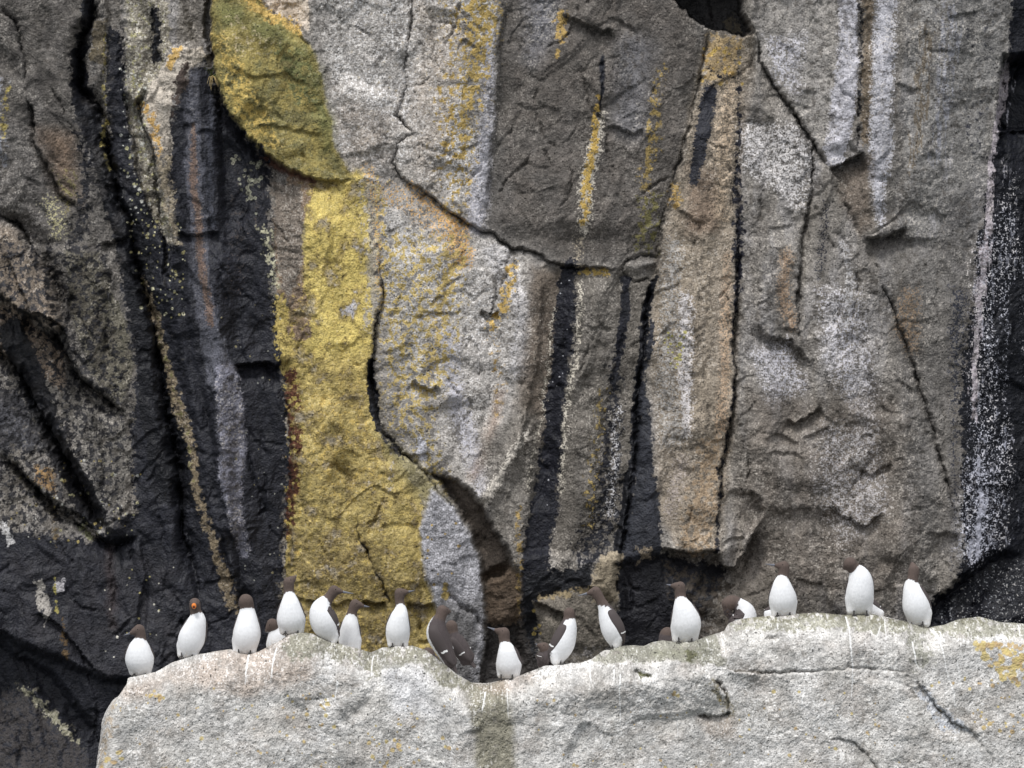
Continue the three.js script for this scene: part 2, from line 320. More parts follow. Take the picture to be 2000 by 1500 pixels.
  R.lift([[1205, 1110], [1300, 1080], [1330, 1200], [1320, 1340], [1205, 1340]], -26, 16);
  R.lift([[950, 1225], [1060, 1200], [1070, 1340], [940, 1340]], -18, 14);
  R.slab([[1806, 1240], [1828, 1178], [1876, 1136], [1935, 1090], [2250, 1040], [2250, 1400], [1806, 1400]], -24, 0.1, 0.25, 12);
  R.crease([[1850, 1040], [1840, 1130], [1800, 1190]], 30, -24);
  R.slab([[1962, 108], [2250, 90], [2250, 250], [1954, 250]], -120, 0.05, 0, 7);
  R.scarp([[2100, 100], [2000, 112], [1958, 108]], -1, 40, 70);
  R.scarp([[1945, 262], [1975, 252], [2100, 250]], 1, 40, 70);
  // ribs and hollows
  R.crease([[1031, 847], [990, 905], [947, 980]], 16, 16);
  R.crease([[880, 760], [905, 860], [925, 950], [935, 1000]], 22, 8);
  R.crease([[1120, 650], [1150, 560], [1150, 900], [1140, 1040]], 26, 8);
  R.crease([[600, 400], [590, 700], [600, 1000]], 60, 9);
  R.crease([[1720, 150], [1790, 420], [1830, 700]], 60, 10);
  R.crease([[1600, 640], [1640, 760], [1700, 900]], 45, 10);
  R.crease([[1330, 560], [1335, 860]], 30, 8);
  R.crease([[1900, 60], [1850, 420], [1830, 560]], 40, -9);
  R.crease([[1150, -100], [1140, 200], [1130, 470]], 110, 22); R.crease([[860, -100], [870, 200], [850, 330]], 70, 16); R.crease([[690, -60], [720, 200], [735, 300]], 55, 14);
  R.crease([[1375, 200], [1368, 500], [1362, 800], [1360, 1040]], 48, 20); R.crease([[1660, -100], [1650, 150], [1640, 300]], 34, 16); R.crease([[1740, -100], [1725, 200], [1715, 420]], 30, 16);
  R.crease([[1500, 460], [1490, 700], [1480, 900]], 42, 14); R.crease([[1850, -100], [1830, 200], [1780, 420]], 44, 18); R.crease([[830, 480], [850, 640], [870, 800]], 60, 18);
  R.crease([[1690, -100], [1684, 120], [1672, 290]], 11, -10); R.crease([[1795, 60], [1780, 260], [1740, 440]], 16, -10); R.crease([[1170, 560], [1165, 800], [1150, 1000]], 34, 12); R.crease([[1092, 540], [1080, 760], [1058, 1000]], 22, -12);
  R.crease([[640, 420], [640, 640], [655, 860]], 34, 12); R.crease([[770, 900], [760, 1050], [790, 1160]], 40, 14); R.crease([[610, 780], [600, 960], [610, 1150]], 40, 12); R.crease([[688, 880], [668, 930], [690, 1000]], 20, -10);
  R.crease([[1640, 560], [1600, 760], [1560, 960]], 60, 16); R.crease([[1760, 800], [1780, 960], [1740, 1100]], 40, 14);
  // steps and lips
  const lips = [
    [[[1098, 28], [1130, 45], [1158, 52], [1178, 66], [1198, 58]], 1, 16, 40],
    [[[1182, 245], [1210, 252], [1238, 262], [1259, 252]], 1, 9, 28], [lipC3, 1, 30, 70], [crackC3, 1, 8, 30], [lipC7, 1, 34, 60],
    [[[1482, 634], [1496, 660], [1520, 662], [1545, 664], [1562, 684], [1586, 722]], 1, 20, 34], [[[1536, 820], [1552, 828], [1577, 816], [1600, 793]], 1, 15, 36],
    [[[808, 742], [822, 756], [846, 764], [856, 755]], 1, 16, 34], [[[944, 605], [958, 614], [976, 606]], 1, 14, 26],
    [[[709, 1172], [732, 1182], [757, 1176]], 1, 20, 30], [[[790, 1176], [820, 1184], [852, 1178]], 1, 16, 28], [[[560, 1165], [610, 1175], [650, 1165]], 1, 10, 40],
    [[[452, 716], [500, 708], [552, 716]], 1, 26, 60], [[[345, 452], [385, 458], [430, 452]], 1, 12, 30],
    [[[36, 622], [70, 616], [110, 628], [126, 650]], 1, 34, 50], [[[-20, 408], [30, 432], [60, 480]], 1, 26, 30], [crackG3, 1, 12, 50], [[[66, 470], [90, 540], [118, 610]], -1, 16, 36],
    [[[150, 735], [205, 776], [245, 810]], 1, 16, 40], [[[190, 478], [225, 470], [250, 455]], 1, 20, 36], [[[30, 912], [100, 990], [205, 1072]], 1, 22, 46],
    [[[640, 910], [668, 925], [690, 950]], -1, 10, 34], [[[756, 872], [800, 890], [840, 884]], 1, 8, 34], [[[1620, 985], [1645, 1010], [1690, 1030], [1720, 1002]], 1, 12, 46], [[[1490, 860], [1520, 845], [1560, 870]], 1, 6, 30], [[[1180, 280], [1200, 268], [1235, 290]], -1, 5, 24],
    [[[1660, 900], [1700, 930], [1745, 905]], 1, 9, 36], [[[1040, 1176], [1080, 1188], [1120, 1206]], 1, 20, 30],
  ];
  for (const [p, s, d, l] of lips) R.scarp(p, s, d * 1.5, l * 1.15);
  R.scarp(edgeBlock, 1, 34, 90); R.crease([[430, 60], [500, 180], [570, 310]], 26, 12); R.crease([[520, 80], [590, 200], [630, 320]], 22, -9); R.scarp([[450, 130], [500, 150], [560, 140], [610, 170]], 1, 7, 40); R.scarp([[500, 240], [560, 250], [640, 262]], 1, 7, 36);
  R.scarp(crackC2, 1, 20, 80); R.scarp(crackC1.slice(9), 1, 20, 60); R.scarp(crackY, -1, 18, 70); R.scarp(crackC3, 1, 16, 60); R.scarp(seamC5, -1, 24, 90); R.scarp(crackC4, -1, 14, 40); R.scarp(crackC6, 1, 14, 60); R.scarp(crackC2low, -1, 16, 60);
  R.scarp(creviceG1, -1, 34, 60); R.scarp(creviceG6, 1, 34, 70); R.scarp(creviceG7, 1, 28, 60); R.scarp(crackG5, 1, 26, 60); R.scarp(crackG4, 1, 20, 50); R.scarp(crackG2, -1, 14, 40);
  R.scarp([[-20, 405], [40, 450], [80, 520], [105, 590], [126, 655]], -1, 30, 46); R.scarp([[10, 500], [40, 560], [64, 620]], 1, 20, 40);
  R.scarp([[130, 560], [128, 640], [150, 740]], -1, 16, 44); R.scarp([[215, 520], [200, 620], [212, 700]], 1, 16, 40); R.scarp([[170, 800], [200, 880], [190, 960]], -1, 14, 40);
  R.scarp([[236, 60], [242, 200], [262, 320], [300, 430]], -1, 18, 50); R.scarp([[300, 0], [292, 110], [262, 200]], 1, 14, 30); R.scarp([[400, -40], [396, 60], [412, 130]], -1, 22, 40);
  R.scarp([[268, 1050], [280, 1120], [262, 1240]], -1, 14, 60); R.scarp([[60, 1200], [120, 1230], [200, 1330]], 1, 16, 50); R.scarp([[420, 1040], [440, 1120], [470, 1190]], -1, 18, 50);
  R.scarp([[985, -60], [972, 160], [958, 320], [945, 430]], -1, 9, 60); R.scarp([[1062, 520], [1050, 700], [1020, 860], [985, 1000]], -1, 12, 60);
  R.crease([[845, 925], [905, 1000], [950, 1085]], 10, -14);
  // noise: ground-scale swell, broken facets, ribbing along the joints, fine chips
  for (let k = 0; k < R.z.length; k++) {
    const x = R.ox[k], y = R.oy[k], left = sstep(600, 520, x);
    const wx = x + 26 * noise(x / 90, y / 130), wy = y + 26 * noise(x / 100 + 7, y / 110);
    let n = 10 * fbm(wx / 260, wy / 360, 3);
    n += 10 * facets(wx / 110, wy / 170 + 3) + 4 * facets(wx / 42 + 9, wy / 52) + 1.1 * facets(x / 17, y / 18) + 6 * fbm(wx / 70, wy / 120, 2);
    n += 2.4 * (0.5 - Math.abs(fbm(wx / 42, wy / 95, 3))) + 1.2 * fbm(x / 16, y / 18, 3) + 0.6 * noise(x / 6, y / 6);
    n += left * (11 * facets((wx - 0.35 * wy) / 60, wy / 200) + 6 * fbm((wx - 0.3 * wy) / 40, wy / 220, 3));
    R.z[k] += n;
  }
  // joints and cracks
  const cr = [[crackC1, 3, -12], [[[1212, 528], [1232, 508], [1258, 499], [1286, 504]], 3, -14], [[[1212, 528], [1238, 549], [1262, 543], [1284, 552]], 2.6, -10], [crackC2, 3.2, -11], [crackC2low, 5, -18], [crackC3, 3.2, -12],
    [crackC4, 3, -14], [[[1554, 540], [1563, 565], [1558, 590]], 6, -14], [seamC5, 3, -6], [crackC6, 3, -12], [crackC7, 3, -9], [crackG2, 3, -10], [crackG3, 3.6, -12], [crackG4, 3.6, -14], [crackY, 3, -12], [[[722, 700], [724, 760], [738, 815]], 7, -14], [crackY2, 3.2, -12],
    [creviceG1, 9, -34], [crackG5, 6, -18], [creviceG6, 12, -30], [creviceG7, 7, -24], [[[891, 5], [909, 31], [947, 73]], 2.6, -8], [[[1308, 346], [1280, 362], [1252, 380]], 2.6, -9], [[[1489, -20], [1472, 66]], 3, -10], [[[1000, 492], [975, 571], [962, 613]], 3, -10],
    [[[804, 1190], [816, 1215], [828, 1245]], 3, -11], [[[880, 1160], [905, 1185], [930, 1200], [938, 1230]], 3.4, -12], [[[1671, 515], [1674, 585], [1664, 620]], 3, -8], [[[1178, 118], [1172, 215], [1160, 280]], 2.6, -6], [[[1330, 1085], [1348, 1030], [1352, 985]], 3, -8],
    [[[405, 490], [450, 545], [492, 590]], 2.6, -8], [[[252, 1100], [250, 1000], [256, 930]], 3, -7], [[[300, 980], [322, 1090], [316, 1190]], 3, -7], [[[212, 1080], [218, 1150], [220, 1235]], 3, -7], [[[425, 720], [402, 800], [425, 930]], 3, -6], [[[905, 640], [940, 700], [930, 760]], 2.4, -4], [[[1224, 630], [1190, 760], [1160, 930]], 4, -6]];
  for (const [p, w, d] of cr) R.crease(p, w, d);
  { // the many small joints and chipped lips of the face
    const r = rng(4242);
    for (let i = 0; i < 230; i++) {
      let x = 2300 * r() - 150, y = 1350 * r() - 80, a = r() < 0.6 ? Math.PI * (0.42 + 0.2 * r()) : Math.PI * (0.05 + 0.9 * r()); const p = [[x, y]], m = 3 + Math.floor(r() * 5);
      for (let j = 0; j < m; j++) { a += (r() - 0.5) * 0.9; const L = 10 + 18 * r(); x += Math.cos(a) * L; y += Math.sin(a) * L; p.push([x, y]); }
      R.crease(p, 2 + 1.2 * r(), -(2 + 5 * r()));
    }
    for (let i = 0; i < 200; i++) {
      let x = 2300 * r() - 150, y = 1350 * r() - 80, a = (r() - 0.5) * 1.5; const p = [[x, y]], m = 2 + Math.floor(r() * 4);
      for (let j = 0; j < m; j++) { a += (r() - 0.5) * 0.9; const L = 8 + 14 * r(); x += Math.cos(a) * L; y += Math.sin(a) * L; p.push([x, y]); }
      R.scarp(p, 1, 3 + 8 * r() * r(), 14 + 24 * r());
    }
  }
  // into metres
  const w = X.length, h = Y.length, pos = new Float32Array(w * h * 3), uv = new Float32Array(w * h * 2);
  for (let j = 0, k = 0; j < h; j++) for (let i = 0; i < w; i++, k++) {
    pos[k * 3] = (X[i] - 1000) * CS; pos[k * 3 + 1] = (750 - Y[j]) * CS; pos[k * 3 + 2] = CZ + (R.z[k] * CS) - (j === 0 ? 20 : 0) - (i === 0 || i === w - 1 ? 20 : 0);
    uv[k * 2] = (X[i] + 200) / 2400; uv[k * 2 + 1] = 1 - (Y[j] + 170) / 1660;
  }
  const g = new THREE.BufferGeometry();
  g.setAttribute('position', new THREE.BufferAttribute(pos, 3)); g.setAttribute('uv', new THREE.BufferAttribute(uv, 2)); g.setIndex(new THREE.BufferAttribute(gridIndex(w, h), 1));
  g.computeVertexNormals();
  return g;
})();

const cliffMaterial = (() => {
  const P = new Paint(range(-200, 2200, 2048), range(-170, 1490, 1416));
  const n = P.r.length, gA = [126, 120, 113].map(lin), gB = [146, 138, 127].map(lin), gC = [100, 95, 90].map(lin), gD = [150, 148, 151].map(lin);
  for (let k = 0; k < n; k++) { // bare granite, mottled, streaked down the face
    const x = P.px[k], y = P.py[k];
    P.r[k] = gA[0]; P.g[k] = gA[1]; P.b[k] = gA[2];
    P.put(k, gB, 0.7 * uni(fbm(x / 120, y / 300, 3) * 1.2)); P.put(k, gC, 0.75 * uni(fbm(x / 70 + 40, y / 190, 4) * 1.3 - 0.15)); P.put(k, gD, 0.5 * uni(fbm(x / 45 + 9, y / 260 + 8, 3) * 1.5 - 0.25));
  }
  const SL = [37, 38, 46], BK = [24, 25, 31], LG = [178, 175, 174], WL = [205, 203, 203], LAV = [172, 170, 178], TAN = [166, 142, 112], BRN = [112, 88, 66], DG = [88, 84, 80], OC = [174, 144, 60], YE = [206, 182, 76], YG = [150, 136, 54], OL = [116, 108, 58], RUST = [92, 52, 34], PALE = [190, 182, 164], LIM = [176, 170, 92];
  // --- middle slab
  P.area([[600, -200], [975, -200], [968, 150], [945, 300], [930, 420], [900, 430], [770, 330], [700, 330], [650, 290], [620, 120]], [176, 170, 164], { soft: 30, dens: 0.8 });
  P.area([[600, -200], [975, -200], [968, 150], [945, 300], [930, 420], [770, 330], [700, 330], [650, 290]], WL, { soft: 24, grain: 's1', dens: 0.34 });
  P.area([[640, 150], [780, 230], [770, 330], [690, 340], [650, 270]], [142, 120, 96], { soft: 40, grain: 's3', dens: 0.5, a: 0.7 });
  P.area([[800, 0], [900, 0], [930, 80], [880, 300], [860, 390], [790, 330], [800, 100]], [160, 140, 116], { soft: 40, grain: 's3', dens: 0.5, a: 0.7 });
  P.area([[720, 340], [900, 440], [1040, 500], [1040, 700], [1000, 860], [920, 960], [830, 900], [740, 680]], [182, 176, 170], { soft: 40, dens: 0.75 });
  P.area([[720, 340], [900, 440], [1030, 500], [1030, 700], [980, 800], [900, 900], [830, 800], [740, 600]], WL, { soft: 30, grain: 's1', dens: 0.3 });
  P.streak([[955, 60, 20], [950, 250, 34], [935, 400, 50], [930, 440, 40]], LAV, { soft: 14, grain: 's1', dens: 0.85 });
  P.streak([[970, 500, 60], [1020, 600, 40], [1010, 720, 40]], [190, 186, 186], { soft: 16, grain: 's1', dens: 0.7 });
  P.streak([[880, 660, 40], [890, 780, 40], [930, 900, 50], [945, 960, 30]], LAV, { soft: 20, grain: 's1', dens: 0.7 });
  P.streak([[760, 400, 60], [790, 600, 70], [800, 800, 60]], [192, 188, 184], { soft: 30, grain: 's3', dens: 0.55 });
  P.streak([[975, 770, 16], [950, 880, 18], [925, 930, 16]], [168, 134, 108], { soft: 14, dens: 0.6 });
  P.area([[985, -200], [1310, -200], [1384, 60], [1345, 250], [1287, 505], [1212, 526], [1105, 518], [1000, 486], [945, 440], [965, 220]], DG, { soft: 12, dens: 0.88 });
  P.area([[985, -200], [1310, -200], [1384, 60], [1345, 250], [1287, 505], [1105, 518], [965, 440], [975, 220]], [112, 100, 90], { soft: 40, grain: 's3', dens: 0.42, a: 0.6 });
  P.streak([[1060, -60, 60], [1060, 40, 50], [1040, 110, 20]], [130, 130, 138], { soft: 30, dens: 0.7 });
  P.streak([[1240, 100, 60], [1230, 240, 60]], [118, 118, 124], { soft: 30, dens: 0.6 });
  P.area([[1040, 520], [1284, 530], [1262, 700], [1240, 900], [1200, 1090], [1020, 1080], [1030, 800]], [102, 96, 88], { soft: 16, dens: 0.85 });
  P.area([[1040, 520], [1110, 530], [1070, 850], [1000, 900], [1020, 700]], [112, 98, 84], { soft: 20, dens: 0.8 });
  P.area([[930, 870], [1010, 800], [1060, 820], [1020, 1080], [960, 1040]], [116, 110, 102], { soft: 18, dens: 0.8 });
  P.streak([[1031, 847, 12], [990, 905, 15], [947, 980, 20]], [184, 176, 164], { soft: 10, grain: 's1', dens: 0.9 });
  // --- ochre and yellow lichen on the middle slab
  P.streak([[935, -60, 80], [940, 60, 70], [925, 140, 60], [905, 240, 46], [900, 320, 30]], [166, 140, 64], { soft: 34, grain: 's2', dens: 0.66 });
  P.streak([[870, 180, 50], [880, 260, 60], [900, 360, 50]], [170, 140, 62], { soft: 30, grain: 's2', dens: 0.45 });
  P.streak([[800, 360, 20], [850, 410, 30], [890, 450, 50], [905, 500, 50]], [188, 140, 66], { soft: 24, grain: 's1', dens: 0.6 });
  P.streak([[890, 500, 60], [860, 600, 50], [850, 700, 44], [830, 760, 40]], OC, { soft: 32, grain: 's2', dens: 0.6 });
  P.streak([[780, 560, 60], [800, 700, 70], [800, 800, 90]], [180, 148, 66], { soft: 40, grain: 's2', dens: 0.4 });
  P.streak([[1000, 520, 22], [985, 600, 26], [960, 640, 24]], [200, 162, 60], { soft: 14, grain: 's2', dens: 0.6 });
  P.streak([[960, 640, 30], [975, 740, 30], [970, 820, 20]], [186, 150, 74], { soft: 18, grain: 's2', dens: 0.35 });
  P.streak([[715, 330, 30], [735, 420, 18], [740, 560, 14]], [200, 150, 60], { soft: 16, grain: 's1', dens: 0.45 });
  P.area([[600, -60], [950, -60], [900, 300], [680, 330]], OC, { soft: 60, grain: 's2', dens: 0.14 });
  P.streak([[915, -60, 130], [910, 100, 120], [890, 260, 110], [890, 420, 90]], OC, { soft: 50, grain: 's2', dens: 0.36 });
  P.area([[725, 440], [920, 450], [900, 700], [850, 850], [750, 840], [728, 640]], [180, 156, 80], { soft: 44, grain: 's2', dens: 0.46 });
  P.area([[690, 335], [800, 360], [920, 460], [900, 520], [780, 420], [720, 400]], [190, 146, 76], { soft: 24, grain: 's1', dens: 0.36 });
  P.area([[760, 830], [840, 800], [900, 980], [840, 960]], [160, 140, 76], { soft: 30, grain: 's2', dens: 0.45 });
  P.area([[560, 348], [705, 340], [722, 420], [716, 520], [730, 620], [722, 700], [722, 780], [760, 880], [820, 960], [822, 1040], [840, 1130], [858, 1190], [860, 1330], [540, 1330], [552, 1180], [560, 1050], [570, 900], [560, 760], [536, 700], [528, 600], [560, 560], [600, 520], [590, 400]], [190, 166, 76], { soft: 8, grain: 's2', dens: 1.12 });
  P.area([[600, 345], [706, 340], [722, 520], [726, 640], [700, 700], [590, 700], [580, 560], [596, 420]], YE, { soft: 30, grain: 's3', dens: 0.95 });
  P.area([[600, 345], [706, 340], [722, 520], [730, 700], [580, 700], [590, 560], [596, 420]], [206, 180, 62], { soft: 20, grain: 's2', dens: 0.35, a: 0.6 });
  P.area([[600, 400], [715, 360], [722, 640], [650, 700], [590, 600]], [160, 150, 142], { soft: 30, grain: 's2', dens: 0.13 });
  P.area([[560, 760], [722, 760], [820, 960], [856, 1330], [540, 1330], [560, 1000]], [156, 138, 76], { soft: 60, grain: 's3', dens: 0.55 });
  P.area([[560, 760], [722, 700], [800, 960], [700, 1000], [600, 1000]], [182, 148, 52], { soft: 50, grain: 's2', dens: 0.34, a: 0.8 });
  P.area([[560, 1020], [720, 1040], [830, 1140], [850, 1330], [540, 1330]], [128, 110, 62], { soft: 40, grain: 's3', dens: 0.62 });
  P.area([[560, 1020], [720, 1040], [830, 1140], [850, 1330], [540, 1330]], [178, 146, 56], { soft: 30, grain: 's2', dens: 0.18 });
  P.area([[720, 820], [790, 880], [840, 920], [880, 980], [840, 1010], [800, 960], [740, 880]], [134, 124, 78], { soft: 20, grain: 's3', dens: 0.7 });
  P.streak([[730, 360, 50], [738, 480, 40], [742, 600, 40]], [196, 168, 78], { soft: 30, grain: 's2', dens: 0.5 });
  P.streak([[820, 860, 18], [824, 890, 20]], [176, 176, 186], { soft: 8, grain: 's1', dens: 0.9 });
  P.streak([[770, 880, 10], [765, 960, 18]], [170, 168, 176], { soft: 12, grain: 's2', dens: 0.5 });
  P.streak([[590, 350, 60], [560, 430, 60], [565, 560, 60], [585, 640, 50]], [142, 118, 94], { soft: 8, grain: 's2', dens: 0.97 });
  P.streak([[546, 590, 40], [548, 660, 46], [560, 720, 40]], [190, 166, 70], { soft: 14, grain: 's2', dens: 0.65 });
  P.streak([[568, 730, 30], [572, 800, 36], [574, 880, 34], [566, 960, 30], [562, 1040, 20]], RUST, { soft: 10, grain: 's2', dens: 0.82 });
  P.spots([[552, 740], [592, 740], [596, 1100], [552, 1100]], 60, 3, 8, [[186, 164, 54], [196, 160, 42]], 5);
  const yel = [[575, 350], [706, 340], [722, 520], [722, 700], [760, 880], [822, 1000], [856, 1330], [545, 1330], [565, 900], [530, 620], [600, 500]];
  P.area(yel, [128, 108, 50], { soft: 24, grain: 's3', dens: 0.42, hard: 0.15, a: 0.75 });
  P.area(yel, [204, 174, 52], { soft: 24, grain: 's2', dens: 0.26 });
  P.area(yel, [120, 112, 92], { soft: 24, grain: 's2', dens: 0.16 });
  P.area(yel, [168, 166, 164], { soft: 30, grain: 's1', dens: 0.1 });
  P.area(yel, [156, 146, 130], { soft: 24, grain: 's3', dens: 0.2, hard: 0.12, a: 0.8 });
  P.streak([[716, 350, 44], [724, 480, 40], [726, 640, 36]], [170, 160, 140], { soft: 20, grain: 's2', dens: 0.45 });
  P.area([[640, 480], [715, 480], [720, 640], [650, 640]], [166, 164, 170], { soft: 30, grain: 's3', dens: 0.16, hard: 0.06 });
  // --- green block
  P.area(facetPoly, [148, 132, 58], { soft: 5, dens: 1 });
  P.area(facetPoly, [166, 146, 58], { soft: 16, grain: 's3', dens: 0.45 });
  P.area(facetPoly, [176, 154, 58], { soft: 10, grain: 's2', dens: 0.3 });
  P.area(facetPoly, [110, 106, 62], { soft: 14, grain: 's2', dens: 0.34, a: 0.8 });
  P.area(facetPoly, [98, 96, 58], { soft: 14, grain: 's3', dens: 0.5, hard: 0.2, a: 0.7 });
  P.area(facetPoly, [186, 176, 130], { soft: 14, grain: 's2', dens: 0.1 });
  P.area([[408, 60], [450, 60], [520, 200], [560, 300], [520, 300], [440, 210]], [192, 162, 60], { soft: 24, grain: 's2', dens: 0.5 });
  P.area([[520, 60], [612, 100], [640, 240], [560, 200]], [104, 106, 58], { soft: 30, grain: 's2', dens: 0.5 });
  P.streak([[440, 30, 60], [540, 60, 40], [600, 110, 40], [625, 200, 40], [640, 280, 40]], [112, 112, 56], { soft: 26, grain: 's3', dens: 0.6 });
  P.area([[440, 10], [520, 60], [560, 80], [500, 120], [430, 110]], [190, 172, 128], { soft: 20, grain: 's2', dens: 0.3 });
  P.area([[460, -200], [600, -200], [604, 60], [560, 40], [520, 12]], [206, 190, 172], { soft: 8, grain: 's2', dens: 0.95 });
  P.streak([[470, -10, 22], [520, 24, 26], [580, 60, 24]], [198, 162, 62], { soft: 12, grain: 's2', dens: 0.7 });
  P.streak([[510, 305, 14], [560, 335, 12], [612, 352, 8]], RUST, { soft: 5, dens: 0.9 });
  // --- left wall
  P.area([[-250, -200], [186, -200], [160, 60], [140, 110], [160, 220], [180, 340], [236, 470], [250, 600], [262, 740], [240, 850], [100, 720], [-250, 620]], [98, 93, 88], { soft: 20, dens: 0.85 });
  P.area([[-250, 180], [60, 240], [110, 360], [120, 450], [80, 480], [-250, 400]], [118, 113, 109], { soft: 26, dens: 0.85 });
  P.area([[66, 250], [140, 260], [150, 390], [110, 370]], [124, 100, 78], { soft: 24, dens: 0.8 });
  P.area([[-200, 120], [14, 150], [14, 330], [-200, 330]], [160, 160, 168], { soft: 16, grain: 's2', dens: 0.5 });
  P.streak([[10, 170, 14], [4, 260, 16]], [178, 158, 70], { soft: 10, grain: 's2', dens: 0.6 });
  P.area([[100, 330], [160, 330], [176, 470], [130, 500]], [150, 138, 78], { soft: 26, grain: 's2', dens: 0.4 });
  P.streak([[96, 400, 40], [110, 450, 40]], [176, 168, 120], { soft: 24, grain: 's1', dens: 0.5 });
  P.area([[-250, 380], [20, 440], [80, 520], [122, 640], [60, 640], [-250, 540]], [128, 112, 94], { soft: 16, dens: 0.85 });
  P.area([[-250, 560], [30, 590], [120, 690], [140, 800], [60, 720], [-250, 640]], [138, 118, 98], { soft: 16, grain: 's2', dens: 0.8 });
  P.area([[-250, 760], [40, 760], [90, 880], [-250, 900]], [80, 80, 86], { soft: 20, grain: 's2', dens: 0.8 });
  const ribA = [[120, 480], [190, 490], [215, 560], [250, 640], [262, 720], [230, 800], [170, 730], [130, 600]];
  P.area(ribA, [108, 103, 88], { soft: 10, grain: 's2', dens: 0.85 });
  P.area(ribA, LIM, { soft: 20, grain: 's2', dens: 0.28 }); P.area(ribA, [86, 66, 50], { soft: 20, grain: 's3', dens: 0.25 });
  const ribB = [[130, 740], [180, 770], [240, 830], [262, 900], [230, 1000], [190, 980], [150, 860], [110, 780]];
  P.area(ribB, [116, 111, 104], { soft: 16, grain: 's2', dens: 0.9 });
  P.area(ribB, [164, 150, 92], { soft: 24, grain: 's2', dens: 0.25 });
  P.area([[60, 905], [100, 915], [110, 970], [60, 950]], [162, 124, 66], { soft: 14, grain: 's2', dens: 0.8 });
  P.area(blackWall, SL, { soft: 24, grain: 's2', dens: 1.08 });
  P.streak([[178, -60, 20], [160, 60, 24], [146, 110, 26], [160, 200, 44], [190, 280, 40], [214, 380, 46], [250, 470, 60], [268, 560, 60], [290, 680, 60], [310, 800, 80], [340, 950, 90]], BK, { soft: 12, grain: 's2', dens: 1.05 });
  P.streak([[150, 240, 30], [170, 330, 40], [150, 450, 50], [140, 520, 40]], [30, 31, 38], { soft: 26, grain: 's2', dens: 0.6 });
  P.streak([[200, 500, 30], [180, 640, 40], [140, 800, 40], [120, 880, 50]], [34, 33, 36], { soft: 24, grain: 's2', dens: 0.55 });
  P.streak([[20, 650, 60], [60, 760, 60], [110, 880, 50], [180, 1010, 60]], BK, { soft: 12, grain: 's2', dens: 1 });
  P.area([[178, 40], [204, 30], [205, 120], [192, 128], [168, 110]], [112, 100, 76], { soft: 8, grain: 's2', dens: 0.85 });
  P.streak([[202, 60, 5], [200, 170, 6], [196, 260, 8], [206, 330, 6]], [170, 154, 70], { soft: 6, grain: 's2', dens: 0.7 });
  const ribC = [[240, -60], [318, -60], [330, 40], [330, 110], [290, 180], [262, 200], [276, 240], [300, 310], [330, 400], [345, 480], [318, 470], [288, 400], [256, 300], [246, 200]];
  P.area(ribC, [150, 142, 126], { soft: 10, grain: 's2', dens: 0.85 });
  P.area(ribC, [206, 202, 190], { soft: 10, grain: 's1', dens: 0.25 }); P.area(ribC, LIM, { soft: 10, grain: 's2', dens: 0.24 });
  P.streak([[300, 20, 20], [300, 110, 22]], BK, { soft: 10, grain: 's2', dens: 0.8 });
  P.area([[285, 175], [340, 92], [392, 92], [398, 108], [360, 150], [336, 190], [330, 300], [300, 300], [276, 230]], [188, 176, 160], { soft: 6, grain: 's2', dens: 0.97 });
  P.streak([[344, 100, 22], [330, 130, 14]], [198, 158, 70], { soft: 8, grain: 's2', dens: 0.8 });
  P.streak([[276, 206, 24], [300, 230, 22], [306, 300, 20]], [196, 152, 66], { soft: 12, grain: 's2', dens: 0.6 });
  P.area([[335, 150], [365, 120], [370, 160], [345, 200], [338, 240]], [78, 66, 60], { soft: 10, grain: 's2', dens: 0.8 });
  const ribD = [[300, 300], [330, 300], [345, 430], [352, 480], [332, 470]];
  P.area(ribD, [150, 136, 112], { soft: 12, grain: 's2', dens: 0.7 });
  P.streak([[275, 540, 10], [300, 620, 22], [318, 700, 18], [345, 800, 26], [370, 880, 22], [385, 980, 20], [410, 1060, 18], [440, 1140, 26], [450, 1190, 20]], [128, 112, 86], { soft: 9, grain: 's2', dens: 0.75 });
  P.streak([[300, 620, 12], [345, 800, 16], [380, 960, 10]], [140, 136, 70], { soft: 12, grain: 's2', dens: 0.35 });
  P.streak([[378, 140, 16], [374, 220, 28], [378, 330, 34], [385, 450, 32], [392, 560, 40], [412, 660, 46], [430, 740, 56]], [86, 87, 97], { soft: 12, grain: 'sv', dens: 0.95, hard: 0.25 });
  P.streak([[440, 730, 44], [447, 800, 50], [455, 880, 44], [448, 940, 44], [456, 1000, 32], [476, 1080, 20]], [116, 116, 130], { soft: 12, grain: 's1', dens: 1, hard: 0.3 });
  P.streak([[374, 240, 12], [378, 360, 16], [392, 520, 16], [412, 630, 16]], [112, 90, 78], { soft: 9, grain: 's1', dens: 0.8, hard: 0.25 });
  P.streak([[410, 180, 20], [408, 330, 20], [414, 440, 14]], [62, 64, 74], { soft: 12, grain: 'sv', dens: 0.7 });
  P.area([[430, 300], [510, 310], [522, 360], [530, 470], [480, 520], [430, 480]], [96, 86, 80], { soft: 24, grain: 's2', dens: 0.18 });
  P.area([[440, 430], [500, 430], [490, 600], [430, 580]], [122, 104, 90], { soft: 30, grain: 's1', dens: 0.16 });
  P.area([[500, 440], [530, 430], [552, 560], [530, 580]], [176, 172, 140], { soft: 16, grain: 's2', dens: 0.5 });
  P.area([[524, 350], [590, 360], [592, 520], [560, 600], [540, 520]], [128, 116, 104], { soft: 8, grain: 's2', dens: 0.8 });
  P.area([[-100, 640], [140, 700], [262, 760], [262, 1060], [200, 1060], [-100, 1000]], [134, 128, 104], { soft: 40, grain: 's2', dens: 0.22 });
  P.area([[262, 300], [360, 480], [440, 1000], [330, 1100], [262, 760]], [120, 112, 92], { soft: 40, grain: 's2', dens: 0.09 });
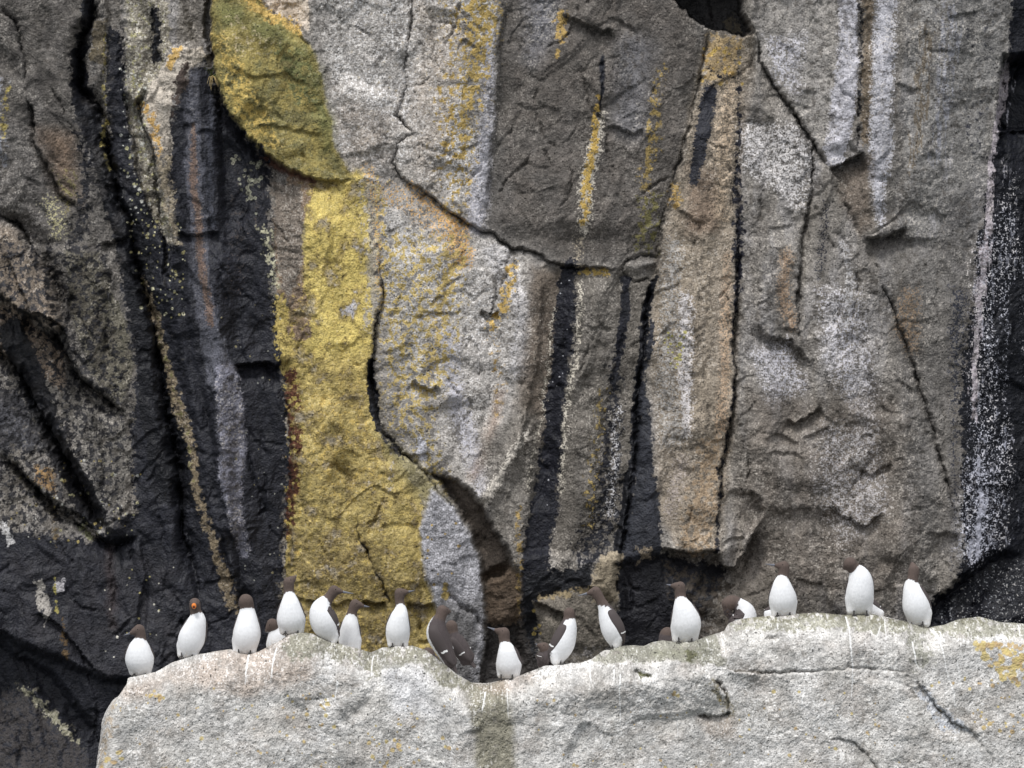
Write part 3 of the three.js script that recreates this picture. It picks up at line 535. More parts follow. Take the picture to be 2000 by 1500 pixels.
  P.area([[0, 1060], [340, 1080], [420, 1300], [200, 1340], [0, 1260]], [78, 72, 70], { soft: 40, grain: 's3', dens: 0.28, a: 0.6 });
  P.area([[10, 1340], [60, 1345], [120, 1400], [160, 1470], [90, 1440], [40, 1400]], [128, 122, 104], { soft: 18, grain: 's2', dens: 0.5 });
  P.spots([[446, 300], [512, 310], [500, 420], [470, 380]], 60, 2.5, 6.5, [[168, 168, 142], [150, 150, 126]], 11, true);
  P.spots([[230, 120], [280, 120], [290, 480], [230, 400]], 130, 1.5, 5, [[206, 206, 196], [176, 172, 120]], 12);
  P.spots([[240, 420], [360, 420], [360, 620], [270, 620]], 110, 1.5, 4.5, [[186, 182, 142], [160, 150, 90]], 13);
  P.spots([[10, 900], [280, 900], [260, 1060], [20, 1060]], 100, 1.5, 5, [[176, 170, 120], [170, 150, 70], [190, 190, 180]], 14);
  P.spots([[420, 520], [550, 520], [555, 1150], [470, 1150]], 60, 1.2, 3.2, [[150, 150, 140], [140, 130, 90]], 15);
  P.spots([[200, 1100], [340, 1100], [300, 1300], [200, 1300]], 30, 1.5, 3, [[170, 160, 90], [190, 186, 170]], 16);
  P.area([[62, 1132], [84, 1130], [98, 1200], [86, 1228], [66, 1190]], [160, 154, 146], { soft: 6, grain: 's2', dens: 0.7 });
  P.area([[-10, 1020], [10, 1018], [26, 1060], [12, 1072]], [190, 188, 188], { soft: 5, grain: 's2', dens: 0.8 });
  P.area([[100, 1136], [120, 1130], [122, 1154], [104, 1156]], [168, 164, 168], { soft: 5, grain: 's2', dens: 0.8 });
  P.streak([[104, 1130, 5], [104, 1200, 8]], [150, 140, 60], { soft: 5, grain: 's2', dens: 0.6 });
  P.streak([[100, 990, 20], [108, 1060, 14]], [110, 92, 60], { soft: 12, grain: 's2', dens: 0.6 });
  P.streak([[150, 1030, 14], [168, 1055, 16]], [150, 152, 110], { soft: 6, grain: 's2', dens: 0.7 });
  P.streak([[208, 1075, 10], [214, 1160, 16], [220, 1230, 8]], [64, 54, 54], { soft: 10, dens: 0.7 });
  P.streak([[120, 1210, 8], [126, 1290, 12]], [92, 72, 44], { soft: 8, grain: 's2', dens: 0.7 });
  P.area([[-250, 1345], [40, 1350], [110, 1400], [180, 1500], [-250, 1500]], [66, 62, 62], { soft: 14, grain: 's2', dens: 0.6 });
  P.streak([[40, 1350, 14], [80, 1385, 22], [120, 1430, 18], [150, 1460, 10]], [140, 136, 112], { soft: 10, grain: 's2', dens: 0.7 });
  // --- right side
  P.area([[1290, 480], [1384, 60], [1470, 70], [1440, 420], [1436, 800], [1400, 1080], [1330, 1075], [1285, 1000], [1270, 640]], [154, 138, 116], { soft: 14, dens: 0.75 });
  P.area([[1384, 62], [1450, 74], [1440, 150], [1370, 170]], [168, 142, 96], { soft: 14, grain: 's2', dens: 0.7 });
  P.spots([[1370, 90], [1450, 90], [1450, 170], [1370, 170]], 30, 2, 8, [[190, 156, 44], [180, 142, 56]], 17);
  P.streak([[1425, 170, 40], [1410, 300, 44], [1400, 420, 50]], [186, 162, 132], { soft: 22, grain: 's1', dens: 0.65 });
  P.area([[1340, 320], [1400, 330], [1410, 460], [1330, 460]], [126, 106, 88], { soft: 26, grain: 's3', dens: 0.7 });
  P.streak([[1335, 590, 34], [1335, 700, 34], [1338, 850, 26]], [196, 190, 190], { soft: 16, grain: 's1', dens: 0.75 });
  P.streak([[1315, 480, 40], [1300, 700, 40], [1310, 850, 60]], [150, 146, 142], { soft: 20, grain: 's1', dens: 0.6 });
  P.streak([[1420, 500, 20], [1416, 700, 24], [1405, 840, 26]], [180, 150, 118], { soft: 14, grain: 's1', dens: 0.6 });
  P.streak([[1390, 880, 60], [1370, 1000, 70], [1360, 1060, 70]], [158, 134, 104], { soft: 30, grain: 's2', dens: 0.6 });
  P.streak([[1330, 900, 30], [1310, 1000, 30]], [150, 138, 130], { soft: 20, grain: 's1', dens: 0.6 });
  P.spots([[1296, 640], [1340, 640], [1335, 720], [1300, 720]], 26, 2, 5, [[168, 160, 60]], 18);
  P.area([[1490, -200], [1660, -200], [1650, 150], [1622, 330], [1530, 190], [1482, 110]], [154, 149, 144], { soft: 20, dens: 0.75 });
  P.area([[1490, 70], [1580, 60], [1560, 200], [1510, 150]], LAV, { soft: 24, grain: 's1', dens: 0.6 });
  P.area([[1440, 240], [1560, 240], [1590, 300], [1570, 420], [1540, 400], [1450, 330]], [190, 186, 186], { soft: 24, grain: 's1', dens: 0.6 });
  P.streak([[1658, -60, 40], [1655, 120, 40], [1642, 220, 50], [1630, 310, 36]], [180, 178, 186], { soft: 9, grain: 's1', dens: 0.93 });
  P.streak([[1684, -60, 14], [1682, 120, 12], [1672, 280, 10]], BK, { soft: 9, grain: 's2', dens: 0.62 });
  P.streak([[1696, -60, 18], [1695, 100, 22], [1690, 270, 24]], [112, 98, 80], { soft: 8, grain: 's1', dens: 0.85 });
  P.streak([[1734, -60, 44], [1722, 150, 40], [1718, 300, 44], [1715, 400, 24], [1718, 440, 12]], [170, 169, 177], { soft: 16, grain: 's1', dens: 0.88 });
  P.area([[1770, -200], [1990, -200], [1970, 120], [1930, 330], [1880, 540], [1800, 620], [1760, 440], [1770, 200]], [126, 124, 122], { soft: 30, dens: 0.8 });
  P.streak([[1850, 20, 50], [1850, 150, 40], [1830, 300, 40]], [146, 146, 154], { soft: 30, grain: 'sv', dens: 0.6 });
  P.streak([[1860, 260, 20], [1840, 400, 20], [1800, 480, 60]], [150, 147, 148], { soft: 24, grain: 'sv', dens: 0.5 });
  P.streak([[1810, 60, 30], [1800, 200, 36], [1780, 330, 20]], [104, 94, 80], { soft: 24, grain: 'sv', dens: 0.6 });
  P.area([[1640, 340], [1700, 300], [1700, 440], [1680, 460], [1640, 390]], [112, 98, 84], { soft: 16, dens: 0.85 });
  P.streak([[1612, 400, 20], [1606, 480, 26], [1600, 540, 20]], [34, 35, 44], { soft: 18, grain: 's1', dens: 0.5 });
  P.area([[1700, 470], [1900, 450], [1870, 700], [1860, 980], [1800, 1180], [1760, 900], [1740, 600]], [106, 102, 98], { soft: 30, dens: 0.8 });
  P.area([[1460, 680], [1540, 660], [1580, 760], [1500, 800]], LAV, { soft: 30, grain: 's1', dens: 0.6 });
  P.area([[1590, 560], [1680, 560], [1720, 780], [1700, 880], [1650, 780], [1600, 700]], LAV, { soft: 36, grain: 's1', dens: 0.58 });
  P.area([[1460, 760], [1760, 760], [1800, 1180], [1420, 1180], [1440, 900]], [114, 104, 94], { soft: 50, grain: 's3', dens: 0.6 });
  P.area([[1600, 820], [1720, 820], [1740, 1000], [1640, 1080], [1580, 960]], [156, 152, 154], { soft: 40, grain: 's1', dens: 0.5 });
  P.streak([[1535, 500, 30], [1530, 580, 30], [1545, 640, 20]], [146, 120, 94], { soft: 16, grain: 's1', dens: 0.7 });
  P.streak([[1650, 480, 24], [1662, 560, 24], [1650, 630, 20]], [160, 158, 160], { soft: 14, grain: 's1', dens: 0.6 });
  P.area([[1760, 560], [1800, 560], [1800, 680], [1770, 700], [1740, 640]], [130, 108, 84], { soft: 24, grain: 's1', dens: 0.55 });
  P.area([[1860, 200], [1950, 150], [1930, 330], [1880, 300]], [40, 42, 54], { soft: 30, grain: 's2', dens: 0.3 });
  P.area([[1840, 0], [1970, 0], [1960, 180], [1880, 120]], [40, 42, 54], { soft: 30, grain: 's2', dens: 0.24 });
  P.area([[1820, 380], [1930, 330], [1900, 600], [1850, 560]], [70, 68, 70], { soft: 30, grain: 's3', dens: 0.5 });
  P.area(rightBlack, [16, 18, 27], { soft: 20, grain: 's2', dens: 1.12 });
  P.area([[1850, 560], [1900, 560], [1870, 800], [1872, 1060], [1860, 1130]], [46, 48, 58], { soft: 26, grain: 's1', dens: 0.6 });
  P.streak([[1974, 120, 16], [1958, 220, 18], [1944, 285, 12], [1936, 330, 14], [1930, 440, 14], [1925, 520, 24], [1912, 600, 18], [1902, 760, 14], [1905, 820, 8]], [168, 158, 164], { soft: 10, grain: 'sv', dens: 0.85 });
  P.streak([[1990, 150, 10], [1968, 300, 10], [1958, 420, 10]], [170, 168, 178], { soft: 10, grain: 'sv', dens: 0.35 });
  P.area([[1900, 470], [1990, 330], [2010, 700], [1985, 1000], [1890, 1080], [1890, 700]], [182, 184, 196], { soft: 26, grain: 's1', dens: 0.3, hard: 0.1 });
  P.area([[1880, 880], [1960, 900], [1970, 1060], [1900, 1120], [1860, 1080]], [168, 170, 184], { soft: 20, grain: 's1', dens: 0.4 });
  P.streak([[1912, 900, 14], [1920, 1000, 18], [1900, 1080, 30]], [150, 152, 166], { soft: 14, grain: 'sv', dens: 0.7 });
  P.area([[1892, 560], [1935, 420], [1985, 300], [2020, 500], [2000, 1080], [1880, 1080]], [150, 152, 166], { soft: 30, grain: 'sv', dens: 0.2, hard: 0.1 });
  P.area([[1890, 480], [1930, 470], [1925, 720], [1880, 760]], [176, 172, 182], { soft: 20, grain: 's1', dens: 0.3 });
  P.streak([[1990, 560, 30], [1985, 760, 40], [2000, 900, 30]], [18, 20, 28], { soft: 20, grain: 's2', dens: 0.9 });
  P.streak([[1950, 600, 18], [1962, 720, 20], [1950, 860, 14]], [18, 20, 28], { soft: 14, grain: 's2', dens: 0.8 });
  P.area([[1830, 1190], [1940, 1100], [2200, 1060], [2200, 1300], [1830, 1300]], [150, 156, 164], { soft: 12, grain: 's1', dens: 0.2 });
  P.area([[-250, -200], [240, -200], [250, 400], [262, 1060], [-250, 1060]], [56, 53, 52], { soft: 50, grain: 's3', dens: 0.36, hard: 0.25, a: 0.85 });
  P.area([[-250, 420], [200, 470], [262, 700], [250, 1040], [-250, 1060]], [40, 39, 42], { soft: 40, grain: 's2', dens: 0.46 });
  P.weather([180, 172, 161], [74, 68, 61], 0.24, 0.42);
  // --- black runs of water algae
  P.streak([[1114, 517, 24], [1108, 560, 34], [1104, 620, 40], [1092, 725, 40], [1080, 800, 36], [1078, 880, 42], [1062, 1000, 50], [1045, 1090, 56], [1040, 1190, 50]], [27, 28, 37], { soft: 15, grain: 's2', dens: 1.04 });
  P.streak([[1078, 760, 54], [1058, 960, 60]], [176, 174, 176], { soft: 3, grain: 's1', dens: 0 });
  P.streak([[1135, 560, 12], [1128, 680, 14], [1110, 780, 12], [1100, 860, 14], [1098, 960, 12]], [176, 168, 152], { soft: 10, grain: 's1', dens: 0.6 });
  P.streak([[1082, 600, 8], [1068, 720, 10], [1058, 800, 10], [1030, 960, 10]], [176, 168, 152], { soft: 8, grain: 's1', dens: 0.5 });
  P.spots([[1090, 540], [1118, 540], [1080, 1000], [1050, 1000]], 26, 1, 2.6, [[190, 190, 196]], 21);
  P.streak([[1222, 543, 16], [1220, 613, 20], [1208, 680, 14], [1198, 760, 10]], [30, 31, 40], { soft: 8, grain: 's2', dens: 1 });
  P.streak([[1200, 730, 40], [1190, 860, 60], [1180, 980, 80], [1160, 1080, 90]], [32, 33, 40], { soft: 34, grain: 's2', dens: 0.6 });
  P.streak([[1210, 800, 20], [1200, 900, 24], [1190, 1000, 26]], [176, 174, 176], { soft: 12, grain: 's1', dens: 0.42 });
  P.streak([[1180, 760, 24], [1160, 900, 30], [1150, 1020, 30]], [164, 140, 72], { soft: 16, grain: 's2', dens: 0.36 });
  P.streak([[1283, 543, 10], [1266, 595, 16], [1254, 690, 18], [1244, 788, 18], [1240, 900, 22], [1222, 1000, 24], [1206, 1100, 30]], BK, { soft: 6, grain: 's2', dens: 1.05 });
  P.area([[1272, 620], [1280, 660], [1262, 740], [1266, 800], [1276, 880], [1284, 960], [1290, 1060], [1300, 1250], [1205, 1250], [1216, 1060], [1240, 950], [1246, 850], [1250, 760]], [44, 46, 54], { soft: 11, grain: 's2', dens: 1.05 });
  P.streak([[1385, 180, 26], [1374, 250, 32], [1364, 310, 24], [1354, 350, 16]], [40, 41, 49], { soft: 8, grain: 's1', dens: 1.05 });
  P.streak([[1442, 140, 6], [1446, 240, 10], [1440, 370, 18], [1444, 450, 22], [1440, 560, 18], [1436, 600, 14]], [30, 31, 42], { soft: 12, grain: 's2', dens: 0.75 });
  P.streak([...seamC5.map((p) => [p[0], p[1], 7])], [34, 34, 42], { soft: 7, grain: 's2', dens: 0.75 });
  P.streak([[1384, 130, 10], [1410, 150, 8], [1440, 150, 6]], BK, { soft: 6, grain: 's2', dens: 0.6 });
  P.streak([[1178, 116, 9], [1175, 170, 9], [1170, 225, 3]], [36, 38, 46], { soft: 3, dens: 1 });
  P.streak([[1180, 220, 12], [1160, 290, 30], [1145, 370, 34], [1138, 450, 20]], [172, 164, 150], { soft: 12, grain: 's1', dens: 0.72 });
  P.streak([[1166, 190, 8], [1164, 260, 14], [1150, 330, 18], [1142, 400, 18], [1136, 440, 8]], [180, 146, 46], { soft: 8, grain: 's2', dens: 0.75 });
  P.streak([[1130, 470, 24], [1128, 515, 16]], [150, 138, 118], { soft: 16, grain: 's1', dens: 0.5 });
  P.streak([[1096, 30, 26], [1096, 70, 26]], [172, 140, 64], { soft: 12, grain: 's2', dens: 0.75 });
  P.streak([[1086, 100, 12], [1085, 110, 8]], [172, 140, 64], { soft: 6, grain: 's2', dens: 0.7 });
  P.streak([[1295, 130, 16], [1278, 200, 24], [1275, 280, 34], [1262, 340, 26], [1255, 460, 24]], [152, 128, 62], { soft: 18, grain: 's2', dens: 0.55 });
  P.area([[1240, 380], [1296, 370], [1286, 500], [1240, 490]], [112, 106, 58], { soft: 18, grain: 's2', dens: 0.5 });
  P.streak([[1316, 360, 20], [1320, 400, 26]], [180, 146, 70], { soft: 12, grain: 's2', dens: 0.6 });
  P.streak([[1135, 532, 14], [1160, 530, 14], [1190, 532, 10]], [176, 146, 56], { soft: 8, grain: 's2', dens: 0.7 });
  P.streak([[722, 705, 10], [724, 750, 18], [732, 800, 16], [742, 840, 10]], BK, { soft: 5, grain: 's2', dens: 1 });
  P.streak([[742, 830, 14], [760, 862, 22], [790, 895, 16]], [60, 58, 60], { soft: 9, grain: 's2', dens: 0.65 });
  P.streak([[968, 560, 8], [962, 610, 6]], [50, 48, 50], { soft: 5, grain: 's2', dens: 0.8 });
  // --- foot of the face
  P.area(greySlab, [150, 149, 154], { soft: 6, dens: 1 });
  P.area(greySlab, [176, 175, 182], { soft: 10, grain: 's1', dens: 0.4 });
  P.area([[850, 1170], [945, 1170], [930, 1340], [880, 1340]], [100, 98, 98], { soft: 30, grain: 's3', dens: 0.8 });
  P.spots([[820, 1030], [900, 1000], [900, 1180], [850, 1180]], 16, 2, 5, [[176, 142, 50]], 22);
  P.spots([[862, 1138], [878, 1138], [878, 1166], [862, 1166]], 4, 5, 9, [[170, 144, 60]], 25);
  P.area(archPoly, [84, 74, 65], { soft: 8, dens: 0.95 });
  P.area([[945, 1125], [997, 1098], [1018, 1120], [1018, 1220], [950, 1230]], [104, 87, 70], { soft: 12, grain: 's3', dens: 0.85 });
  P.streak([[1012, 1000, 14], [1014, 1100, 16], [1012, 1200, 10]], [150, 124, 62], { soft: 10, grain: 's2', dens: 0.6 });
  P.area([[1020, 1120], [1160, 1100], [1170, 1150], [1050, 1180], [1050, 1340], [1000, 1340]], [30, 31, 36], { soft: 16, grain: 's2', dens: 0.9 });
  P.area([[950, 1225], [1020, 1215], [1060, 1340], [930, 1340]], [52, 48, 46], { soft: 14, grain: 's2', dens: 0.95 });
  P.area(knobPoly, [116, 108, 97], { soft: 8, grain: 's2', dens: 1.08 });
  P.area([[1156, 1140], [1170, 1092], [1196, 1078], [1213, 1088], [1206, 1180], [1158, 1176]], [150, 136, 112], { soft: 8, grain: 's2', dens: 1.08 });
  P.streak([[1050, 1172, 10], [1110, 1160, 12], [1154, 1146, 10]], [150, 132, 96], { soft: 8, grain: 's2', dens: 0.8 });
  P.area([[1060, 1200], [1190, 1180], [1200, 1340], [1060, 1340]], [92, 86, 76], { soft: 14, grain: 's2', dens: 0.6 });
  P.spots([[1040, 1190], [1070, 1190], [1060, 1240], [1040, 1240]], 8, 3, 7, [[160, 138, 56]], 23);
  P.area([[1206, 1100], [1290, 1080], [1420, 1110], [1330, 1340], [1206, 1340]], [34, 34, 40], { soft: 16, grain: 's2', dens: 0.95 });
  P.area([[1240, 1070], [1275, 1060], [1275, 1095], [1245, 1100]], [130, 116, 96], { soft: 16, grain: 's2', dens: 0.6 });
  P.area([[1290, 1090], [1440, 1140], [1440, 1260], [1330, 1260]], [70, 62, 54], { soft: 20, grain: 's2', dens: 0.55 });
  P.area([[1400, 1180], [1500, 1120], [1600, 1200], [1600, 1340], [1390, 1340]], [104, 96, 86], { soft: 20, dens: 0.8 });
  P.area(topHole, [22, 21, 24], { soft: 8, dens: 0.95 });  // overhang shade painted near-black into the top recess
  P.area([[1412, 30], [1440, 20], [1460, 66], [1430, 62]], [86, 78, 64], { soft: 8, grain: 's2', dens: 0.7 });
  P.grain(0.44, 0.15, 0.06);
  // crack shade painted as dark lines along the joints, toned like soil
  const dirtShade = [[crackC1, 4], [crackC2, 5], [crackC3, 4.5], [crackC4, 3.5], [crackC6, 3.5], [crackG3, 4], [crackG4, 5], [crackG2, 4], [crackY, 3.5], [crackY2, 4], [crackG5, 6], [[[1212, 528], [1232, 508], [1258, 499], [1286, 504]], 4], [[[1212, 528], [1238, 549], [1262, 543], [1284, 552]], 3], [lipC3, 4]];
  for (const [p, w] of dirtShade) P.streak(p.map((q) => [q[0], q[1], w]), [34, 32, 30], { soft: 2.5, grain: 's3', dens: 0.62, hard: 0.3 });
  const bump = P.bump((x, y, k) => 0.5 + 0.2 * fbm(x / 9, y / 10, 3) + 0.16 * noise(x / 3.2, y / 3.2) + 0.1 * (P.s2[k] - 0.5) + 0.12 * facets(x / 11, y / 12));
  const rough = P.bump((x, y, k) => 0.58 + 0.36 * sstep(0.02, 0.07, P.g[k]) + 0.1 * (P.s3[k] - 0.5)); // the black runs are wet and shine a little
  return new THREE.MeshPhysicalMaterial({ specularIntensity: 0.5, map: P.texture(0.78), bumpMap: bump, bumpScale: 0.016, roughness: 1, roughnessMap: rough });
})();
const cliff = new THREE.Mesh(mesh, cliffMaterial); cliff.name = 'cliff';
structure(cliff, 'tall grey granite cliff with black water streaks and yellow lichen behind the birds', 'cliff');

// ------------------------------------------------------------------ the ledge in front: a long boulder; its crest carries the birds
const LS = 0.0035; // metres to one square on the ledge's face
const crestPts = [[190, 1372], [206, 1366], [216, 1352], [228, 1340], [250, 1326], [300, 1315], [330, 1297], [380, 1281], [430, 1273], [445, 1271], [475, 1279], [500, 1276], [540, 1256], [562, 1242], [580, 1237], [610, 1242], [640, 1257], [690, 1270], [722, 1278], [745, 1269], [775, 1265], [805, 1266], [832, 1275], [860, 1296], [890, 1321], [920, 1336], [950, 1337], [1000, 1327], [1040, 1312], [1065, 1302], [1140, 1297], [1158, 1291], [1180, 1276], [1210, 1267], [1260, 1265], [1275, 1258], [1295, 1254], [1330, 1257], [1370, 1250], [1400, 1240], [1418, 1235], [1426, 1221], [1450, 1212], [1500, 1207], [1560, 1203], [1600, 1200], [1650, 1204], [1710, 1203], [1770, 1215], [1818, 1229], [1850, 1223], [1880, 1212], [1920, 1207], [1960, 1218], [2000, 1221], [2100, 1232], [2250, 1260], [2700, 1320]];
const crest = (x) => { let i = 0; while (i < crestPts.length - 2 && crestPts[i + 1][0] < x) i++; const a = crestPts[i], b = crestPts[i + 1], t = clamp((x - a[0]) / (b[0] - a[0]), 0, 1); return a[1] + (b[1] - a[1]) * t; };
const frontSlab = [[900, 1700], [925, 1420], [930, 1360], [1000, 1334], [1065, 1308], [1160, 1300], [1300, 1293], [1345, 1294], [1362, 1300], [1395, 1330], [1422, 1362], [1430, 1390], [1400, 1399], [1368, 1406], [1350, 1460], [1345, 1700]];
{
  const RZ = 105, RQ = 70;
  // path: side wall from the back, round the left corner, along the front
  const path = [];
  for (let i = 0; i <= 24; i++) path.push([207 - 3 * Math.sin(i * 0.4), -620 + i * 24.2, -1, 0, 0.22]);
  for (let i = 1; i <= 14; i++) { const a = (i / 14) * Math.PI / 2; path.push([207 + 40 * (1 - Math.cos(a)), -40 + 40 * Math.sin(a), -Math.cos(a), Math.sin(a), 0.22 + 0.3 * i / 14]); }
  for (let i = 1; i <= 930; i++) { const x = 247 + (2290 - 247) * i / 930; path.push([x, 0, 0, 1, 0.52 + 0.48 * sstep(247, 420, x)]); }
  for (let i = 1; i <= 12; i++) path.push([2290 + i * 30, -i * i * 3, 0, 1, 1]);
  const Q = [...range(-420, -160, 14), ...range(-150, -6, 30), ...range(-3, 6, 8), ...range(8, 320, 150), ...range(332, 1800, 24)];
  const arc = [0]; for (let i = 1; i < path.length; i++) arc.push(arc[i - 1] + Math.hypot(path[i][0] - path[i - 1][0], path[i][1] - path[i - 1][1]));
  const corner = arc[38];
  const S = path.map((_, i) => 247 + arc[i] - corner); // unrolled x: equals x along the front
  const R = new Relief(S, Q, (s) => crest(Math.max(s, 212)));
  R.each(bbox(frontSlab, 25), (k, x, y) => { R.z[k] += 26 * sstep(-4, 4, sdPoly(frontSlab, x, y)) * sstep(1405, 1320, y); });
  R.lift([[545, 1290], [600, 1270], [700, 1300], [740, 1350], [700, 1500], [560, 1500], [520, 1400]], 10, 40);
  R.crease([[930, 1325], [948, 1380], [965, 1430], [985, 1520]], 34, -16);
  R.crease([[720, 1270], [735, 1330], [715, 1380], [660, 1420]], 14, -8);
  R.crease([[860, 1300], [905, 1370], [930, 1430]], 20, 8);
  R.crease([[470, 1280], [475, 1340]], 18, -6);
  R.scarp([[1412, 1300], [1440, 1310], [1461, 1317], [1489, 1314]], 1, -14, 30);
  R.scarp([[1793, 1330], [1814, 1361], [1860, 1410], [1902, 1430], [1916, 1452]], 1, 10, 60);
  R.scarp([[1625, 1442], [1667, 1452], [1688, 1470], [1713, 1500]], 1, 5, 50);
  R.scarp([[1366, 1400], [1405, 1400], [1430, 1392]], 1, 12, 30);
  R.scarp([[1418, 1238], [1426, 1222], [1452, 1216]], -1, -8, 22);
  R.scarp([[1240, 1310], [1260, 1320], [1275, 1314]], 1, 10, 16);
  for (let k = 0; k < R.z.length; k++) {
    const x = R.ox[k], y = R.oy[k], wx = x + 18 * noise(x / 70, y / 70 + 5), wy = y + 18 * noise(x / 80 + 7, y / 70);
    R.z[k] += 9 * fbm(wx / 210, wy / 170, 3) + 7 * facets(wx / 150 + 2, wy / 110) + 1.5 * facets(wx / 44, wy / 36) + 0.8 * facets(x / 14, y / 13) + 1.5 * fbm(x / 15, y / 15, 3) + 0.8 * noise(x / 5, y / 5);
  }
  for (const [p, w, d] of [[[[1412, 1302], [1461, 1316], [1489, 1314], [1615, 1311], [1667, 1305], [1769, 1312]], 2.6, -8], [[[1774, 1316], [1780, 1351], [1790, 1368]], 2.4, -6], [[[1793, 1330], [1814, 1361], [1860, 1410], [1902, 1430], [1920, 1460], [1945, 1490]], 3, -5], [[[1366, 1400], [1405, 1400], [1430, 1393]], 2.6, -9], [[[1625, 1442], [1667, 1452], [1688, 1470], [1713, 1500]], 2.4, -5], [[[1496, 1244], [1531, 1242]], 3, -9], [[[1438, 1240], [1466, 1242]], 2.6, -7], [[[1395, 1330], [1412, 1345], [1428, 1392]], 3.6, -10], [[[1240, 1312], [1268, 1318]], 3, -8]]) R.crease(p, w, d);
  const w = S.length, h = Q.length, pos = new Float32Array(w * h * 3), uv = new Float32Array(w * h * 2);
  for (let j = 0, k = 0; j < h; j++) for (let i = 0; i < w; i++, k++) {
    const [px, pz, nx, nz, sc] = path[i], q = Q[j], c = crest(px);
    let inset, y;
    if (q >= 0) { const t = clamp(1 - q / RQ, 0, 1); inset = RZ * (1 - Math.sqrt(Math.max(0, 1 - t * t))) - 0.05 * Math.max(0, q - 60); y = c + q; }
    else { inset = RZ - q; y = c + 0.0011 * q * q + 0.05 * -q; }
    const t = clamp(1 - Math.abs(q) / RQ, 0, 1), nu = q >= 0 ? t : 1, d = R.z[k] * (1 - 0.75 * nu), up = R.z[k] * 0.28 * (q >= 0 ? nu : 1);
    const out = d - inset * sc + (sc < 0.53 && q > 0 ? 0.16 * q * sstep(0.53, 0.4, sc) : 0);
    pos[k * 3] = (px + nx * out - 1000) * LS; pos[k * 3 + 1] = (750 - y + (q < RQ ? up : 0)) * LS; pos[k * 3 + 2] = (pz + nz * out) * LS;
    uv[k * 2] = (S[i] - 150) / 2200; uv[k * 2 + 1] = 1 - (q + 170) / 520;
  }
  // the photograph's scale holds at the crest, a little behind the front plane
  const g = new THREE.BufferGeometry();
  g.setAttribute('position', new THREE.BufferAttribute(pos, 3)); g.setAttribute('uv', new THREE.BufferAttribute(uv, 2)); g.setIndex(new THREE.BufferAttribute(gridIndex(w, h), 1));
  g.computeVertexNormals();

  const P = new Paint(range(150, 2350, 2048), range(-170, 350, 484), (s) => crest(Math.max(s, 212)));
  const A = [191, 187, 180].map(lin), B = [206, 203, 199].map(lin), C = [172, 159, 146].map(lin), D = [160, 157, 150].map(lin);
  for (let k = 0; k < P.r.length; k++) {
    const x = P.px[k], y = P.py[k];
    P.r[k] = A[0]; P.g[k] = A[1]; P.b[k] = A[2];
    P.put(k, B, uni(fbm(x / 110, y / 90, 3) * 1.4)); P.put(k, C, 0.7 * uni(fbm(x / 90 + 30, y / 60 + 5, 4) * 1.5 - 0.3)); P.put(k, D, 0.6 * uni(fbm(x / 40 + 3, y / 36 + 9, 3) * 1.5 - 0.25));
  }
  const MOSS = [122, 122, 92], GG = [138, 134, 112], WARM = [176, 154, 134];
  P.area([[205, 1345], [300, 1310], [440, 1268], [560, 1240], [640, 1258], [620, 1330], [480, 1370], [330, 1340], [240, 1380]], WARM, { soft: 24, grain: 's3', dens: 0.62 });
  P.area([[540, 1256], [580, 1230], [640, 1250], [730, 1280], [720, 1300], [640, 1290], [560, 1290]], GG, { soft: 14, grain: 's2', dens: 0.75 });
  P.area([[690, 1262], [830, 1262], [900, 1325], [960, 1330], [980, 1360], [880, 1350], [800, 1300], [720, 1330]], GG, { soft: 16, grain: 's2', dens: 0.7 });
  P.area([[900, 1330], [985, 1330], [1000, 1400], [1010, 1540], [930, 1540], [925, 1420]], [134, 128, 104], { soft: 18, grain: 's3', dens: 0.9 });
  P.area([[925, 1335], [1060, 1305], [1040, 1345], [960, 1370]], [172, 142, 118], { soft: 16, grain: 's3', dens: 0.45 });
  P.area([[1158, 1290], [1210, 1262], [1295, 1250], [1400, 1236], [1420, 1300], [1360, 1298], [1300, 1290], [1170, 1300]], [146, 143, 126], { soft: 8, grain: 's2', dens: 0.9 });
  P.area([[1190, 1270], [1260, 1262], [1400, 1250], [1390, 1295], [1300, 1288], [1210, 1285]], MOSS, { soft: 18, grain: 's3', dens: 0.5 });
  P.area([[1330, 1262], [1350, 1262], [1362, 1290], [1340, 1290]], [92, 92, 50], { soft: 10, grain: 's2', dens: 0.7 });
  P.area([[1395, 1320], [1440, 1390], [1425, 1410], [1380, 1340]], [140, 130, 100], { soft: 10, grain: 's2', dens: 0.6 });
  P.area([[1420, 1215], [1660, 1195], [1780, 1212], [1900, 1200], [2250, 1210], [2250, 1250], [1880, 1245], [1770, 1240], [1640, 1232], [1440, 1234]], [150, 147, 126], { soft: 12, grain: 's2', dens: 0.72 });
  P.area([[1420, 1200], [1660, 1190], [1780, 1205], [1900, 1198], [2250, 1205], [2250, 1224], [1880, 1220], [1770, 1226], [1640, 1212], [1440, 1222]], [128, 124, 96], { soft: 10, grain: 's2', dens: 0.6 });
  P.area([[1760, 1230], [1810, 1235], [1830, 1300], [1780, 1310]], [150, 148, 132], { soft: 16, grain: 's2', dens: 0.6 });
  P.area([[190, 1340], [222, 1340], [230, 1420], [214, 1540], [190, 1540]], [176, 156, 128], { soft: 14, grain: 's2', dens: 0.5 });
  P.area([[740, 1290], [830, 1300], [870, 1400], [760, 1400]], [206, 205, 208], { soft: 30, grain: 's3', dens: 0.6 });
  P.area([[1790, 1330], [1860, 1390], [1905, 1430], [1840, 1430], [1790, 1360]], [176, 180, 188], { soft: 10, grain: 's2', dens: 0.7 });
  P.area([[1360, 1400], [1440, 1395], [1450, 1450], [1380, 1440]], [170, 152, 134], { soft: 16, grain: 's3', dens: 0.6 });
